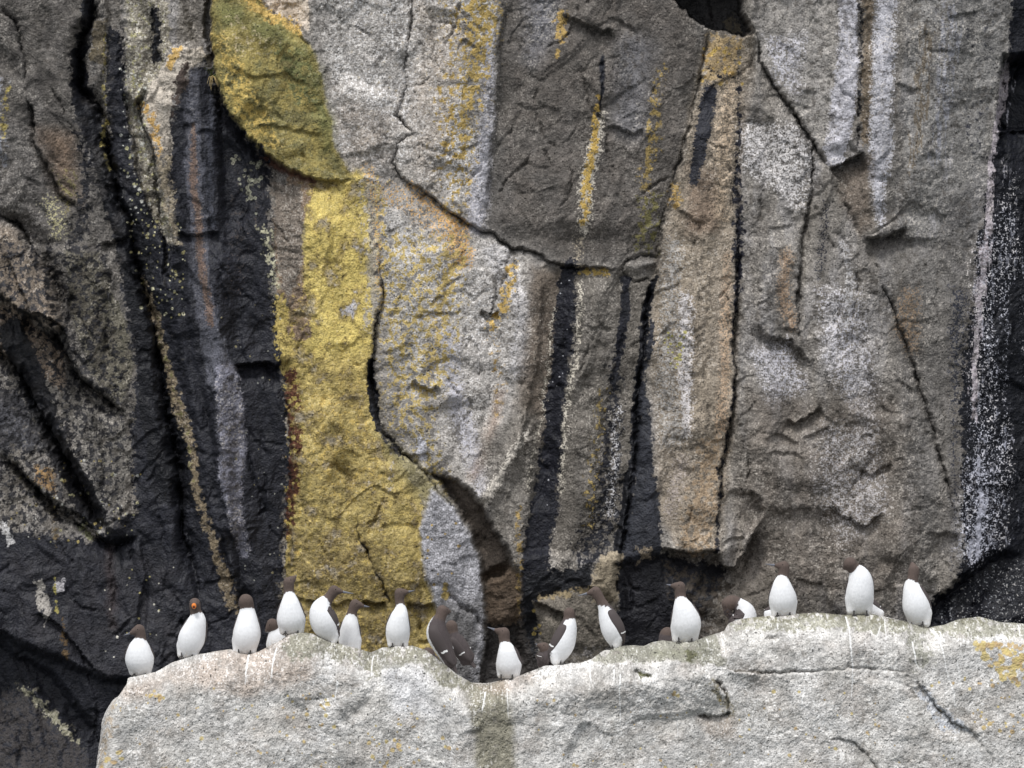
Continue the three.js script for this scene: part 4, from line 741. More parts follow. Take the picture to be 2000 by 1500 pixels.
  P.area([[1240, 1310], [1275, 1312], [1270, 1326], [1250, 1324]], [110, 110, 60], { soft: 6, grain: 's2', dens: 0.6 });
  P.weather([216, 214, 212], [140, 131, 120], 0.28, 0.26);
  P.grain(0.42, 0.15, 0.04);
  const YL = [[206, 178, 48], [198, 166, 58], [188, 150, 66]];
  P.spots([[1900, 1255], [2010, 1255], [2010, 1340], [1950, 1330]], 130, 3, 10, YL, 31);
  P.spots([[1880, 1320], [2010, 1320], [2010, 1440], [1900, 1440]], 36, 2, 6, YL, 32);
  P.spots([[220, 1350], [900, 1330], [900, 1520], [210, 1520]], 85, 1.5, 5, YL, 33);
  P.spots([[1040, 1360], [1900, 1330], [1900, 1520], [1040, 1520]], 95, 1.5, 5, YL, 34);
  P.spots([[720, 1400], [820, 1400], [820, 1500], [720, 1500]], 30, 2, 6, YL, 35);
  P.spots([[560, 1350], [650, 1350], [640, 1430], [560, 1430]], 24, 2, 5, YL, 36);
  P.spots([[200, 1460], [240, 1460], [240, 1520], [200, 1520]], 14, 3, 8, YL, 37);
  P.spots([[285, 1345], [320, 1345], [320, 1375], [285, 1375]], 12, 2, 6, YL, 38);
  for (const [p, wd] of [[[[412, 1272], [418, 1300], [418, 1340]], 0], [[[484, 1280], [480, 1300], [478, 1335]], 3.4], [[[538, 1268], [532, 1300], [528, 1330]], 2.8], [[[658, 1330], [654, 1370]], 3.4], [[[727, 1282], [724, 1322]], 3], [[[948, 1352], [942, 1390]], 4], [[[990, 1350], [992, 1400]], 2], [[[1151, 1302], [1155, 1336]], 3.4], [[[1212, 1318], [1210, 1360], [1212, 1415]], 2.6], [[[1200, 1310], [1200, 1330]], 2.4], [[[1655, 1207], [1660, 1228], [1662, 1260], [1666, 1300], [1662, 1360]], 3], [[[1731, 1210], [1730, 1248]], 2.8], [[[1722, 1222], [1711, 1245]], 2.4], [[[1784, 1255], [1787, 1290], [1794, 1306]], 3], [[[1822, 1232], [1836, 1246], [1844, 1280]], 4], [[[1844, 1280], [1852, 1320], [1864, 1352], [1866, 1380]], 2], [[[1870, 1290], [1876, 1340]], 1.8], [[[1993, 1224], [1994, 1244]], 3], [[[1520, 1219], [1521, 1228]], 2.6], [[[1381, 1250], [1384, 1262]], 2.6], [[[1572, 1340], [1568, 1360], [1565, 1385]], 1.8], [[[250, 1378], [254, 1392]], 3], [[[362, 1380], [360, 1420]], 1.6], [[[1322, 1400], [1324, 1440]], 1.5]])
    if (wd) P.streak(p.map((q, i) => [q[0], q[1], wd * (i === p.length - 1 ? 0.4 : 0.9)]), [226, 226, 224], { soft: 2, grain: 's2', dens: 0.95, hard: 0.35, raw: true });
  P.area([[1822, 1230], [1840, 1232], [1848, 1262], [1830, 1256]], [226, 226, 224], { soft: 6, grain: 's1', dens: 0.5 });
  P.area([[1060, 1300], [1110, 1300], [1080, 1326], [1040, 1330]], [216, 214, 212], { soft: 10, grain: 's1', dens: 0.6 });
  for (const [p, wd] of [[[[1412, 1302], [1461, 1316], [1489, 1314]], 4], [[[1489, 1314], [1615, 1311], [1667, 1305], [1769, 1312]], 2.2], [[[1793, 1330], [1814, 1361], [1860, 1410], [1902, 1430], [1920, 1460]], 3], [[[1366, 1400], [1405, 1400], [1430, 1393]], 3], [[[1496, 1244], [1531, 1242]], 3], [[[1395, 1330], [1412, 1345], [1428, 1392]], 4], [[[1625, 1442], [1667, 1452], [1688, 1470], [1713, 1500]], 3]])
    P.streak(p.map((q) => [q[0], q[1], wd]), [84, 76, 64], { soft: 2.2, grain: 's3', dens: 0.65, hard: 0.3 });
  const bump = P.bump((x, y, k) => 0.5 + 0.2 * fbm(x / 9, y / 9, 3) + 0.15 * noise(x / 3, y / 3) + 0.12 * facets(x / 10, y / 10));
  const m = new THREE.Mesh(g, new THREE.MeshStandardMaterial({ map: P.texture(0.62), bumpMap: bump, bumpScale: 0.016, roughness: 0.92 }));
  m.name = 'rock_ledge';
  structure(m, 'pale grey lichen-spotted rock ledge in front of the cliff where the birds stand', 'rock ledge');
}
{
  const g = new THREE.PlaneGeometry(900, 900, 1, 1); g.rotateX(-Math.PI / 2);
  const sea = new THREE.Mesh(g, new THREE.MeshStandardMaterial({ color: new THREE.Color(0.02, 0.035, 0.04), roughness: 0.25 }));
  sea.position.y = -8; sea.name = 'sea';
  structure(sea, 'dark grey-green sea below the cliff and the ledge', 'sea');
}

// ------------------------------------------------------------------ dry grass in the crevice
{
  const r = rng(5), at = new THREE.Vector3((412 - 1000) * CS, (750 - 148) * CS, CZ + -44 * CS);
  const t = new THREE.Group(); t.name = 'grass_tuft'; t.position.copy(at); scene.add(t);
  t.userData = { label: 'small tuft of dry and green grass hanging in the crevice left of the mustard block', category: 'grass tuft' };
  const straw = new THREE.MeshStandardMaterial({ color: new THREE.Color(0.5, 0.38, 0.17), roughness: 0.9, side: THREE.DoubleSide }), green = new THREE.MeshStandardMaterial({ color: new THREE.Color(0.1, 0.13, 0.03), roughness: 0.9, side: THREE.DoubleSide });
  for (let i = 0; i < 26; i++) {
    const isDry = i < 14, L = (isDry ? 0.09 : 0.08) * (0.6 + 0.6 * r()), a = isDry ? -1.35 + 1.5 * (r() - 0.5) : 0.2 + 3.4 * (r() - 0.3), out = 0.05 + 0.06 * r(), dx = Math.cos(a) * L, dy = Math.sin(a) * L;
    const c = new THREE.CatmullRomCurve3([new THREE.Vector3(0.03 * (r() - 0.5), 0.02 * (r() - 0.5), 0), new THREE.Vector3(dx * 0.5, dy * 0.4 + 0.02, out * 0.7), new THREE.Vector3(dx, dy, out)]);
    const b = new THREE.TubeGeometry(c, 6, 0.0028, 4); const p = b.attributes.position;
    for (let k = 0; k < p.count; k++) { const ring = Math.floor(k / 5), f = 1 - 0.8 * ring / 6, q = c.getPoint(ring / 6); p.setXYZ(k, q.x + (p.getX(k) - q.x) * f, q.y + (p.getY(k) - q.y) * f, q.z + (p.getZ(k) - q.z) * f); }
    const m = new THREE.Mesh(b, isDry ? straw : green); m.name = 'blade'; m.castShadow = m.receiveShadow = true; t.add(m);
  }
}

// ------------------------------------------------------------------ birds
const M = {
  plumage: new THREE.MeshStandardMaterial({ vertexColors: true, roughness: 0.95 }),
  wing: new THREE.MeshStandardMaterial({ color: new THREE.Color(0.062, 0.05, 0.05), roughness: 0.85, side: THREE.DoubleSide }),
  bar: new THREE.MeshStandardMaterial({ color: new THREE.Color(0.8, 0.8, 0.8), roughness: 0.9, side: THREE.DoubleSide }),
  bill: new THREE.MeshStandardMaterial({ color: new THREE.Color(0.12, 0.125, 0.15), roughness: 0.45 }),
  mouth: new THREE.MeshStandardMaterial({ color: new THREE.Color(0.75, 0.22, 0.03), roughness: 0.6, side: THREE.DoubleSide }),
  throat: new THREE.MeshStandardMaterial({ color: new THREE.Color(0.09, 0.012, 0.006), roughness: 0.6 }),
  eye: new THREE.MeshStandardMaterial({ color: new THREE.Color(0.008, 0.007, 0.007), roughness: 0.15 }),
  foot: new THREE.MeshStandardMaterial({ color: new THREE.Color(0.035, 0.032, 0.03), roughness: 0.7 }),
};
const V = (x, y, z) => new THREE.Vector3(x, y, z);
let birdCount = 0;
function bird(label, z, nodesPx, tipPx, dorsal, o = {}) {
  const s = 0.0035 * (50 - z) / 50, k = birdCount++;
  const foot = [nodesPx[0][0], o.base ?? crest(nodesPx[0][0])];
  const L = (p) => V((p[0] - foot[0]) * s, (foot[1] - p[1]) * s, p[2] ?? 0);
  const g = new THREE.Group(); g.name = k ? 'seabird_' + String(k).padStart(3, '0') : 'seabird';
  g.position.set((foot[0] - 1000) * s, (750 - foot[1]) * s, z); scene.add(g);
  g.userData = { label, category: 'seabird', group: 'seabirds on the ledge' };
  const N = nodesPx.map((p, i) => ({ p: L(p), r: p[3] * s * [1.06, 0.97, 0.98, 0.98, 1.0, 1.08][i] })), tip = L(tipPx), D = V(...dorsal).normalize();
  const head = N[5].p, bd = tip.clone().sub(head).normalize();
  const B = []; { // body, neck and head: one smooth run through the joints
    const pc = new THREE.CatmullRomCurve3(N.map((n) => n.p), false, 'centripetal'), rc = new THREE.CatmullRomCurve3(N.map((n, i) => V(i, n.r, 0)), false, 'catmullrom', 0.5);
    for (let i = 0; i <= 20; i++) B.push({ p: pc.getPoint(i / 20), r: rc.getPoint(i / 20).y });
  }
  N.push({ p: head.clone().addScaledVector(bd, 0.8 * N[5].r), r: 0.68 * N[5].r }, { p: head.clone().addScaledVector(bd, 1.5 * N[5].r), r: (o.open ? 0.5 : 0.36) * N[5].r });
  if (o.open) N[7].p.copy(head).addScaledVector(bd, 0.95 * N[5].r);
  // thighs give the belly its square foot
  const side = D.clone().cross(V(0, 1, 0)).normalize();
  const cap = (q, a, b) => { const ax = b.p.x - a.p.x, ay = b.p.y - a.p.y, az = b.p.z - a.p.z, x = q.x - a.p.x, y = q.y - a.p.y, zz = q.z - a.p.z; const t = clamp((x * ax + y * ay + zz * az) / (ax * ax + ay * ay + az * az), 0, 1); return [Math.hypot(x - ax * t, y - ay * t, zz - az * t) - (a.r + (b.r - a.r) * t), t]; };
  const thigh = [-1, 1].map((sg) => [{ p: N[0].p.clone().addScaledVector(side, sg * N[0].r * 0.68).add(V(0, N[0].r * 0.5, 0)), r: N[0].r * 0.62 }, { p: N[0].p.clone().addScaledVector(side, sg * N[0].r * 0.72).add(V(0, -N[0].r * 0.45, 0)).addScaledVector(D, -0.012), r: N[0].r * 0.48 }]);
  const sdf = (q) => { let d = 1e9; for (let i = 0; i < 20; i++) { const a = B[i], far = Math.hypot(q.x - a.p.x, q.y - a.p.y, q.z - a.p.z) - a.r; if (far < d + 0.03) d = smin(d, cap(q, a, B[i + 1])[0] + 0.0022, 0.016); }
    d = smin(d, cap(q, N[5], N[6])[0], 0.008); d = smin(d, cap(q, N[6], N[7])[0], 0.006); for (const t of thigh) d = smin(d, cap(q, t[0], t[1])[0], 0.02); return d; };
  const box = new THREE.Box3(); for (const n of N) { box.expandByPoint(n.p.clone().addScalar(n.r + 0.03)); box.expandByPoint(n.p.clone().addScalar(-n.r - 0.03)); }
  const c = box.getCenter(V(0, 0, 0)), sz = box.getSize(V(0, 0, 0)), half = Math.max(sz.x, sz.y, sz.z) / 2, res = clamp(Math.round(half * 2 / 0.0044), 40, 108);
  const mc = new MarchingCubes(res, M.plumage, false, false, 60000); mc.isolation = 0;
  const q = V(0, 0, 0), hs = mc.halfsize;
  for (let zi = 0; zi < res; zi++) for (let yi = 0; yi < res; yi++) for (let xi = 0; xi < res; xi++) {
    q.set(c.x + half * (xi - hs) / hs, c.y + half * (yi - hs) / hs, c.z + half * (zi - hs) / hs);
    mc.field[xi + yi * res + zi * res * res] = box.containsPoint(q) ? -sdf(q) * 20 : -1;
  }
  mc.update();
  const cnt = mc.count, pos = new Float32Array(cnt * 3);
  for (let i = 0; i < cnt; i++) { pos[i * 3] = c.x + half * mc.positionArray[i * 3]; pos[i * 3 + 1] = c.y + half * mc.positionArray[i * 3 + 1]; pos[i * 3 + 2] = c.z + half * mc.positionArray[i * 3 + 2]; }
  let geo = new THREE.BufferGeometry(); geo.setAttribute('position', new THREE.BufferAttribute(pos, 3)); geo = mergeVertices(geo, 1e-5);
  const P = geo.attributes.position, nor = new Float32Array(P.count * 3), col = new Float32Array(P.count * 3), e = 0.006;
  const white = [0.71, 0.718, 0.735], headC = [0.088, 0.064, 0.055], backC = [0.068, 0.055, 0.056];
  for (let i = 0; i < P.count; i++) {
    q.fromBufferAttribute(P, i);
    const x = q.x, y = q.y, zz = q.z, f = (dx, dy, dz) => { q.set(x + dx, y + dy, zz + dz); return sdf(q); };
    const n = V(f(e, 0, 0) - f(-e, 0, 0), f(0, e, 0) - f(0, -e, 0), f(0, 0, e) - f(0, 0, -e)).normalize();
    const fw = 0.16; n.x += fw * noise(x * 130 + k * 9, y * 60); n.y += fw * 0.8 * noise(x * 110 + 30, y * 75 + k * 5); n.z += fw * noise(zz * 130 + k, y * 60 + 50); n.normalize();
    nor[i * 3] = n.x; nor[i * 3 + 1] = n.y; nor[i * 3 + 2] = n.z;
    q.set(x, y, zz);
    let best = 1e9, at = 0, bs = 0; for (let j = 0; j < 20; j++) { const [d, t] = cap(q, B[j], B[j + 1]); if (d < best) { best = d; at = (j + t) / 4; bs = j; } }
    const t = at * 4 - bs, sp = B[bs].p.clone().lerp(B[bs + 1].p, t), rad = q.clone().sub(sp).normalize(), cd = rad.dot(D);
    const rag = 0.1 * noise(x * 160 + k * 7, y * 90 + zz * 130) + 0.06 * noise(x * 420, y * 260 + zz * 300 + k);
    const nk = (o.neck ?? 3.15) + 0.5 * (-cd) + 0.4 * rag;
    const edge = (o.back ?? 0.35) + rag * (o.ragged ?? 1);
    let dark = Math.max(sstep(nk - 0.04, nk + 0.04, at), sstep(edge - 0.05, edge + 0.05, cd));
    if (o.dark) dark = 1;
    const tone = 1 + 0.16 * noise(x * 300 + 5, y * 200 + zz * 260) + 0.08 * noise(x * 90, y * 60 + zz * 80), hd = sstep(2.9, 3.6, at);
    for (let ch = 0; ch < 3; ch++) { const dk = (backC[ch] + (headC[ch] - backC[ch]) * hd) * tone, dirtShade = 0.2 * sstep(0.09, 0, y) * uni(fbm(x * 60 + k * 3, y * 40 + zz * 50, 2) * 1.5) * [0.75, 1, 1.35][ch], wt = white[ch] * (1 + 0.05 * noise(x * 110, y * 70 + k + zz * 90) + 0.03 * noise(x * 260 + k, y * 140)) * (1 - dirtShade); col[i * 3 + ch] = wt + (dk - wt) * dark; }  // dirt stains and greyed lower-belly shade painted into the white near the base
  }
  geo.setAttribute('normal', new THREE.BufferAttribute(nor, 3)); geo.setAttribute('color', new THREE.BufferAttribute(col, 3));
  const add = (name, ge, mat, to = g) => { const m = new THREE.Mesh(ge, mat); m.name = name; m.castShadow = m.receiveShadow = true; to.add(m); return m; };
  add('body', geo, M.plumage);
  // bill: deep and narrow, slightly hooked
  const up = V(0, 1, 0).addScaledVector(bd, -bd.y); if (up.length() < 0.2) up.copy(D).addScaledVector(bd, -bd.dot(D)); up.normalize();
  const lat = bd.clone().cross(up).normalize(), b0 = head.clone().addScaledVector(bd, 1.25 * N[5].r), len = Math.max(0.02, tip.distanceTo(b0));
  const mandible = (dir, w, hgt, bend, L) => {
    const rings = 9, seg = 8, p = [], ix = [], u2 = lat.clone().cross(dir).negate();
    for (let i = 0; i <= rings; i++) { const t = i / rings, f = Math.pow(1 - t, 0.6) * (1 - 0.35 * t) + 0.06, cp = b0.clone().addScaledVector(dir, L * t).addScaledVector(u2, -bend * t * t); for (let j = 0; j < seg; j++) { const a = j / seg * Math.PI * 2; const v = cp.clone().addScaledVector(lat, Math.cos(a) * w * f).addScaledVector(u2, Math.sin(a) * hgt * f); p.push(v.x, v.y, v.z); } }
    for (let i = 0; i < rings; i++) for (let j = 0; j < seg; j++) { const a = i * seg + j, b = i * seg + (j + 1) % seg; ix.push(a, a + seg, b, b, a + seg, b + seg); }
    const ge = new THREE.BufferGeometry(); ge.setAttribute('position', new THREE.Float32BufferAttribute(p, 3)); ge.setIndex(ix); ge.computeVertexNormals(); return ge;
  };
  const turn = (a) => bd.clone().applyAxisAngle(lat, a);
  if (o.open) {
    add('upper_bill', mandible(turn(0.8), 0.0055, 0.004, -0.004, len), M.bill); add('lower_bill', mandible(turn(-0.8), 0.0055, 0.004, -0.004, len * 0.9), M.bill);
    const p = [], ix = [], A = turn(0.36), B = turn(-0.44);
    for (let i = 0; i <= 6; i++) for (let j = 0; j <= 6; j++) { const a = i / 6, t = j / 6, dir = A.clone().lerp(B, a).normalize(), w = (i === 0 || i === 6) ? 1 : 1, L = len * (0.8 * t) * (1 - 0.75 * Math.sin(a * Math.PI)); const v = b0.clone().addScaledVector(dir, L); p.push(v.x, v.y, v.z); }
    for (let i = 0; i < 6; i++) for (let j = 0; j < 6; j++) { const a = i * 7 + j; ix.push(a, a + 1, a + 7, a + 1, a + 8, a + 7); }
    // gape: two cheeks and a tongue floor
    const cheeks = [-1, 1].map((sg) => { const ge = new THREE.BufferGeometry(); ge.setAttribute('position', new THREE.Float32BufferAttribute(p.map((v, i) => v + sg * 0.0075 * [lat.x, lat.y, lat.z][i % 3]), 3)); ge.setIndex(ix); ge.computeVertexNormals(); return ge; });
    const fl = new THREE.SphereGeometry(1, 14, 10); fl.applyMatrix4(new THREE.Matrix4().makeBasis(lat.clone().multiplyScalar(-0.0165), up.clone().multiplyScalar(0.021), bd.clone().multiplyScalar(0.013)).setPosition(b0.clone().addScaledVector(bd, 0.022)));
    const mouth = add('mouth', mergeGeometries([...cheeks.map((x) => x.toNonIndexed()), (() => { const x = fl.toNonIndexed(); x.deleteAttribute('uv'); return x; })()]), M.mouth);
    const th = new THREE.SphereGeometry(1, 12, 8); th.applyMatrix4(new THREE.Matrix4().makeBasis(lat.clone().multiplyScalar(-0.0085), up.clone().multiplyScalar(0.0095), bd.clone().multiplyScalar(0.006)).setPosition(b0.clone().addScaledVector(bd, 0.032).addScaledVector(up, -0.003))); add('throat', th, M.throat, mouth);
  } else add('bill', mandible(bd.clone(), 0.0066, 0.0112, 0.003, len), M.bill);
  // eyes, found on the surface
  for (const sg of [-1, 1]) {
    const dir = lat.clone().multiplyScalar(sg).addScaledVector(bd, 0.42).addScaledVector(up, 0.3).normalize(); let t = 0.06;
    while (t > 0 && sdf(head.clone().addScaledVector(dir, t)) > 0) t -= 0.0008;
    const ge = new THREE.SphereGeometry(0.0042, 10, 8); ge.translate(...head.clone().addScaledVector(dir, t - 0.0012).toArray()); add('eye', ge, M.eye);
  }
  // folded wings: shells that hug the back from shoulder to tail
  const axA = N[0].p.clone().lerp(N[1].p, 0.0), spine = (t) => { const f = t * 3, i = Math.min(2, Math.floor(f)); return N[3 - i].p.clone().lerp(N[2 - i].p, f - i); };
  const tailDir = N[0].p.clone().sub(N[1].p).normalize();
  const rootP = (t) => t <= 1 ? spine(t) : N[0].p.clone().addScaledVector(tailDir, (t - 1) * 0.13);
  const wingEdge = new THREE.Color();
  for (const sg of [-1, 1]) {
    const U = 26, W = 14, p = [], ix = [], t1 = o.wingLen ?? 1.32;
    const point = (u, v, extra) => {
      const t = 0.06 + (t1 - 0.06) * u, cp = rootP(t), ax = rootP(t + 0.05).sub(rootP(t - 0.05)).normalize();
      const d0 = D.clone().addScaledVector(ax, -D.dot(ax)).normalize(), la = ax.clone().cross(d0).multiplyScalar(sg);
      const mid = 72 - 54 * Math.pow(u, 1.5), hw = 44 * Math.pow(Math.sin(Math.PI * Math.min(1, 0.12 + u * 0.86)), 0.6) * (1 - 0.45 * u) + 1, a = (mid + hw * v) * Math.PI / 180;
      const dir = d0.clone().multiplyScalar(Math.cos(a)).addScaledVector(la, Math.sin(a));
      let r = 0.14; const qq = V(0, 0, 0); while (r > 0.004) { qq.copy(cp).addScaledVector(dir, r); const d = sdf(qq); if (d < 0.001) break; r -= Math.max(0.0007, d * 0.7); }
      const floor = N[0].r * 0.75 * (1 - 0.55 * clamp((u - 0.5) * 2, 0, 1)); r = Math.max(r, floor);
      return cp.addScaledVector(dir, r + extra * 0.0085 * Math.pow(Math.max(0, 1 - v * v), 0.5) * Math.min(1, 6 * u, 5 * (1 - u) + 0.1) - 0.0015 * Math.abs(v));
    };
    for (let i = 0; i <= U; i++) for (let j = 0; j <= W; j++) { const v = point(i / U, j / W * 2 - 1, 1); p.push(v.x, v.y, v.z); }
    for (let i = 0; i < U; i++) for (let j = 0; j < W; j++) { const a = i * (W + 1) + j; ix.push(a, a + 1, a + W + 1, a + 1, a + W + 2, a + W + 1); }
    const ge = new THREE.BufferGeometry(); ge.setAttribute('position', new THREE.Float32BufferAttribute(p, 3)); ge.setIndex(ix); ge.computeVertexNormals();
    const wg = add('wing', ge, M.wing);
    // white tips of the inner flight feathers, a short bar across the folded wing
    const bp = [], bi = [];
    for (let i = 0; i <= 8; i++) for (let j = 0; j <= 1; j++) { const v = point(0.56 + 0.028 * j + 0.004 * Math.sin(i * 1.4), -0.55 + 1.35 * i / 8, 1).addScaledVector(D, 0.0022); bp.push(v.x, v.y, v.z); }
    for (let i = 0; i < 8; i++) { const a = i * 2; bi.push(a, a + 1, a + 2, a + 1, a + 3, a + 2); }
    const bg = new THREE.BufferGeometry(); bg.setAttribute('position', new THREE.Float32BufferAttribute(bp, 3)); bg.setIndex(bi); bg.computeVertexNormals();
    add('wing_bar', bg, M.bar, wg);
  }
  // short stiff tail
  {
    const la = tailDir.clone().cross(D).normalize(), b = N[0].p.clone().addScaledVector(D, N[0].r * 0.45), p = [], ix = [];
    for (let i = 0; i <= 6; i++) for (let j = 0; j <= 6; j++) { const t = i / 6, v = j / 3 - 1, w = N[0].r * 0.62 * (1 - 0.45 * t), q2 = b.clone().addScaledVector(tailDir, (0.075) * t * (1 - 0.12 * v * v)).addScaledVector(la, v * w).addScaledVector(D, 0.006 * (1 - v * v)); p.push(q2.x, q2.y, q2.z); }
    for (let i = 0; i < 6; i++) for (let j = 0; j < 6; j++) { const a = i * 7 + j; ix.push(a, a + 1, a + 7, a + 1, a + 8, a + 7); }
    const top = p.slice(), n0 = p.length / 3; for (let i = 0; i < n0; i++) p.push(top[i * 3] - D.x * 0.004, top[i * 3 + 1] - D.y * 0.004, top[i * 3 + 2] - D.z * 0.004);
    const ix2 = ix.slice(); for (let i = 0; i < ix2.length; i += 3) ix.push(ix2[i] + n0, ix2[i + 2] + n0, ix2[i + 1] + n0);
    if (!o.noTail) { const ge = new THREE.BufferGeometry(); ge.setAttribute('position', new THREE.Float32BufferAttribute(p, 3)); ge.setIndex(ix); ge.computeVertexNormals(); add('tail', ge, M.wing); }
  }
  // webbed feet on the rock
  if (!o.noFeet) for (const sg of [-1, 1]) {
    const fw = D.clone().negate().setY(0).normalize(), la = V(0, 1, 0).cross(fw).normalize(), o0 = V(0, 0, 0).addScaledVector(side, sg * N[0].r * 0.6).addScaledVector(fw, N[0].r * 0.78).setY(0.006), gs = [];
    for (const a of [-0.5, 0, 0.5]) {
      const dir = fw.clone().multiplyScalar(Math.cos(a)).addScaledVector(la, Math.sin(a)), c2 = new THREE.CatmullRomCurve3([o0.clone().add(V(0, 0.012, 0)), o0.clone().addScaledVector(dir, 0.018).add(V(0, 0.005, 0)), o0.clone().addScaledVector(dir, 0.036).add(V(0, -0.004, 0))]);
      const tb = new THREE.TubeGeometry(c2, 6, 0.0034, 6).toNonIndexed(); tb.deleteAttribute('uv'); gs.push(tb);
    }
    const web = new THREE.BufferGeometry(), d = (a, l) => o0.clone().addScaledVector(fw, Math.cos(a) * l).addScaledVector(la, Math.sin(a) * l);
    const w0 = o0.clone().add(V(0, 0.009, 0)), wp = []; for (const [a, b] of [[-0.5, 0], [0, 0.5]]) { const A = d(a, 0.033), B = d(b, 0.033), C = d((a + b) / 2, 0.027); for (const v of [w0, A, C, w0, C, B]) wp.push(v.x, v.y, v.z); }
    web.setAttribute('position', new THREE.Float32BufferAttribute(wp, 3)); web.computeVertexNormals(); gs.push(web);
    const leg = new THREE.CylinderGeometry(0.0045, 0.0055, 0.03, 8).toNonIndexed(); leg.deleteAttribute('uv'); leg.translate(o0.x, o0.y + 0.02, o0.z); gs.push(leg);
    add('foot', mergeGeometries(gs), M.foot);
  }
  return g;
}
const F = -0.36; // birds stand on the crest
const AWAY = [0, 0.1, -1];
bird('leftmost white-breasted seabird with brown head turned left, low on the ledge end', F, [[274, 1303, 0, 17], [273, 1288, 0.02, 28], [272, 1269, 0.03, 21], [273, 1257, 0.03, 13], [275, 1244, 0.03, 9], [272, 1230, 0.035, 10]], [243, 1241, 0.06], AWAY);
bird('seabird calling with its orange mouth wide open', F, [[367, 1270, 0, 16], [374, 1248, 0.01, 26], [384, 1218, 0.02, 19], [386, 1206, 0.02, 12.5], [382, 1192, 0.03, 9], [381, 1178, 0.045, 9.5]], [380, 1184, 0.13], [0.1, 0.1, -1], { open: true });
bird('upright white seabird preening behind its shoulder, head a smooth brown dome without bill', F, [[478, 1262, 0, 18], [482, 1240, 0.01, 27], [483, 1212, 0, 20], [483, 1196, -0.01, 14], [482, 1184, -0.01, 12], [480, 1174, 0, 12.5]], [464, 1184, -0.09], AWAY);
bird('small half-hidden hunched seabird tucked behind the bird on the rock knob', -0.75, [[540, 1268, 0, 14], [540, 1254, 0, 18], [540, 1241, 0, 15], [538, 1233, 0, 11], [534, 1226, 0.01, 9.5], [532, 1219, 0.02, 10]], [520, 1233, 0.02], AWAY, { noFeet: true, base: 1262 });
bird('seabird standing on the rock knob with bill raised up and right', F, [[570, 1222, 0, 19], [568, 1208, 0.01, 27], [567, 1181, 0.02, 18], [566, 1168, 0.01, 11.5], [564, 1152, 0, 8.5], [564, 1137, 0, 9.5]], [580, 1124, -0.02], AWAY);
bird('seabird with brown wing edge and tail at its right, long neck and bill turned right', F, [[648, 1247, 0, 12], [634, 1218, 0.02, 26], [627, 1193, 0.02, 21], [632, 1179, 0.01, 13], [643, 1167, 0, 8.5], [653, 1153, 0, 9]], [691, 1160, 0.02], [0.72, 0.1, -0.7]);
bird('shorter seabird facing right, just right of the one with the visible tail', -0.62, [[684, 1260, 0, 16], [683, 1242, 0, 20], [684, 1222, 0.01, 16], [685, 1211, 0.01, 11.5], [688, 1195, 0.01, 8], [694, 1180, 0.01, 9]], [722, 1186, 0.02], AWAY, { noFeet: true, base: 1272 });
bird('slender white-fronted seabird facing right alone in front of the mustard rock', F, [[777, 1250, 0, 16], [777, 1230, 0.01, 23], [780, 1206, 0.02, 17], [783, 1192, 0.01, 10.5], [780, 1173, 0, 7.5], [781, 1158, 0, 9]], [810, 1154, 0.01], AWAY);
bird('seabird showing its brown back and folded wings, leaning down the slope', F, [[880, 1296, 0, 10], [862, 1260, 0, 18], [853, 1236, 0, 20], [855, 1217, 0, 14], [861, 1203, 0, 9], [864, 1193, -0.01, 10]], [880, 1195, -0.05], [0.72, 0.28, 0.65], { base: 1318, back: -0.15 });
bird('brown-backed seabird half hidden behind the other brown-backed bird on the slope', -0.62, [[913, 1288, 0, 11], [899, 1268, 0, 16], [889, 1250, 0, 14], [885, 1240, 0, 10], [883, 1230, 0, 9], [882, 1222, 0, 9.5]], [890, 1230, -0.06], [0.6, 0.3, 0.7], { noFeet: true, base: 1330, back: -0.4 });
bird('seabird in the dip of the ledge with pale bill pointed left and up', F, [[994, 1308, 0, 18], [993, 1296, 0.01, 23], [991, 1276, 0.02, 18], [988, 1264, 0.01, 11.5], [985, 1250, 0, 9], [984, 1236, 0, 10]], [951, 1225, 0.01], [0.3, 0.1, -1]);
bird('dark small seabird low behind the leaning white bird, only head and bill showing left', -0.75, [[1066, 1290, 0, 13], [1068, 1282, 0, 14], [1068, 1276, 0, 11], [1067, 1271, 0, 9], [1064, 1267, 0.01, 8], [1062, 1263, 0.01, 7.5]], [1045, 1258, 0.03], [0, 0.2, 1], { noFeet: true, base: 1305, dark: true });
bird('seabird leaning forward to the right with its brown head turned away', F, [[1087, 1284, 0, 15], [1099, 1258, 0.01, 23], [1108, 1231, 0.01, 18], [1111, 1219, 0.01, 13], [1112, 1208, 0, 9.5], [1112, 1197, 0, 9.5]], [1122, 1199, -0.07], [-0.85, 0.2, -0.35], { ragged: 1.6 });
bird('tall seabird in left profile with long bill and brown wing sloping down right', F, [[1204, 1254, 0, 13], [1197, 1230, 0.01, 22], [1188, 1206, 0.01, 18], [1182, 1191, 0.01, 12], [1173, 1172, 0.01, 8.5], [1163, 1155, 0.01, 9]], [1129, 1164, 0.02], [0.88, 0.22, -0.3], { ragged: 1.6 });
bird('rounded brown back of a seabird bent down beside the broad upright bird', -0.75, [[1306, 1256, 0, 13], [1304, 1250, 0, 13.5], [1303, 1246, 0, 13], [1302, 1243, 0, 12.5], [1303, 1240, 0, 12], [1304, 1238, 0, 11]], [1318, 1246, 0.0], [-0.2, 0.4, 0.9], { noFeet: true, base: 1264, dark: true, noTail: true });
bird('broad upright seabird facing left in front of the dark cave', F, [[1338, 1238, 0, 20], [1340, 1217, 0.01, 29], [1335, 1191, 0.02, 20], [1331, 1178, 0.01, 12.5], [1329, 1162, 0, 9], [1328, 1146, 0, 9.5]], [1301, 1142, 0.01], AWAY);
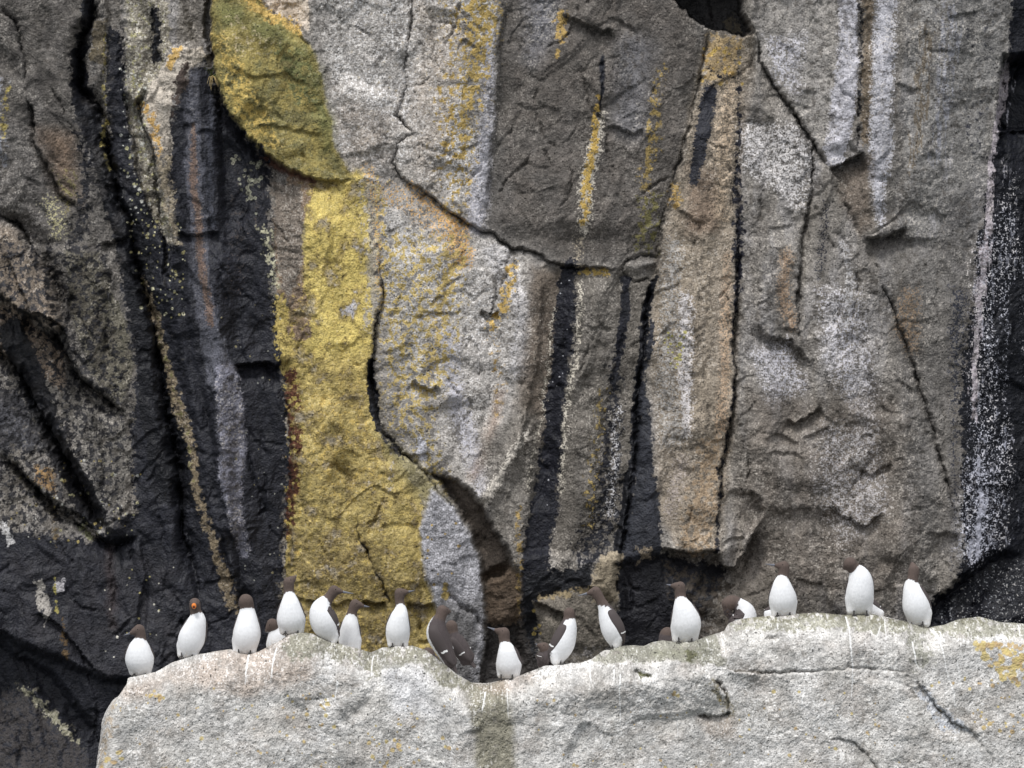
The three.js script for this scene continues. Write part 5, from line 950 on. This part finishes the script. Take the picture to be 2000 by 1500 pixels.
bird('seabird bowed over to preen its wing, head hanging down left', -0.62, [[1440, 1224, 0, 17], [1453, 1207, 0, 24], [1454, 1194, 0.01, 18], [1442, 1181, 0.02, 12.5], [1430, 1175, 0.02, 11.5], [1422, 1180, 0.03, 12]], [1420, 1206, 0.03], [-0.85, -0.1, -0.2], { noFeet: true, base: 1240, ragged: 1.6, neck: 2.9 });
bird('seabird facing left on the high right part of the ledge, bill level', F, [[1530, 1188, 0, 19], [1529, 1170, 0.01, 27], [1527, 1146, 0.02, 18], [1527, 1135, 0.01, 11.5], [1531, 1121, 0, 9], [1531, 1106, 0, 9.5]], [1494, 1102, 0.01], AWAY);
bird('white flank of a seabird hidden behind the level-billed bird facing left', -0.75, [[1509, 1205, 0, 13], [1512, 1200, 0, 14], [1518, 1192, 0, 14], [1522, 1186, 0, 11], [1526, 1180, 0, 8], [1529, 1174, 0, 8]], [1534, 1172, 0], [-0.3, 0.6, -0.8], { noFeet: true, base: 1216, noTail: true });
bird('seabird with head bent down left and visible webbed feet on the high ledge', F, [[1678, 1182, 0, 20], [1679, 1160, 0.01, 27], [1680, 1133, 0.01, 23], [1676, 1119, 0.01, 15], [1667, 1110, 0.02, 10], [1660, 1101, 0.03, 12]], [1650, 1110, -0.03], [-0.1, 0.1, -1]);
bird('white rear of a crouching seabird beside the bird with visible feet', -0.66, [[1716, 1201, 0, 8], [1707, 1194, 0, 13], [1694, 1183, 0, 16], [1684, 1172, 0, 12], [1681, 1162, 0, 9], [1679, 1152, 0, 9]], [1676, 1146, -0.03], [0.4, 0.6, -0.7], { noFeet: true, base: 1212, noTail: true });
bird('rightmost seabird on the ledge, head turned away with bill up', F, [[1796, 1208, 0, 18], [1790, 1185, 0.01, 27], [1784, 1159, 0.01, 20], [1780, 1145, 0, 13], [1783, 1128, 0, 9], [1785, 1113, -0.01, 9.5]], [1782, 1098, -0.055], [0.35, 0.1, -0.9]);
bird('brown crown of a seabird just above the crest below the brown-backed pair', -0.75, [[840, 1296, 0, 10], [840, 1290, 0, 12], [839, 1286, 0, 11], [838, 1282, 0, 10.5], [837, 1279, 0, 10], [836, 1276, 0, 10]], [826, 1284, 0.02], [0.3, 0.4, 0.8], { noFeet: true, base: 1296, dark: true, noTail: true });

renderer.render(scene, camera);
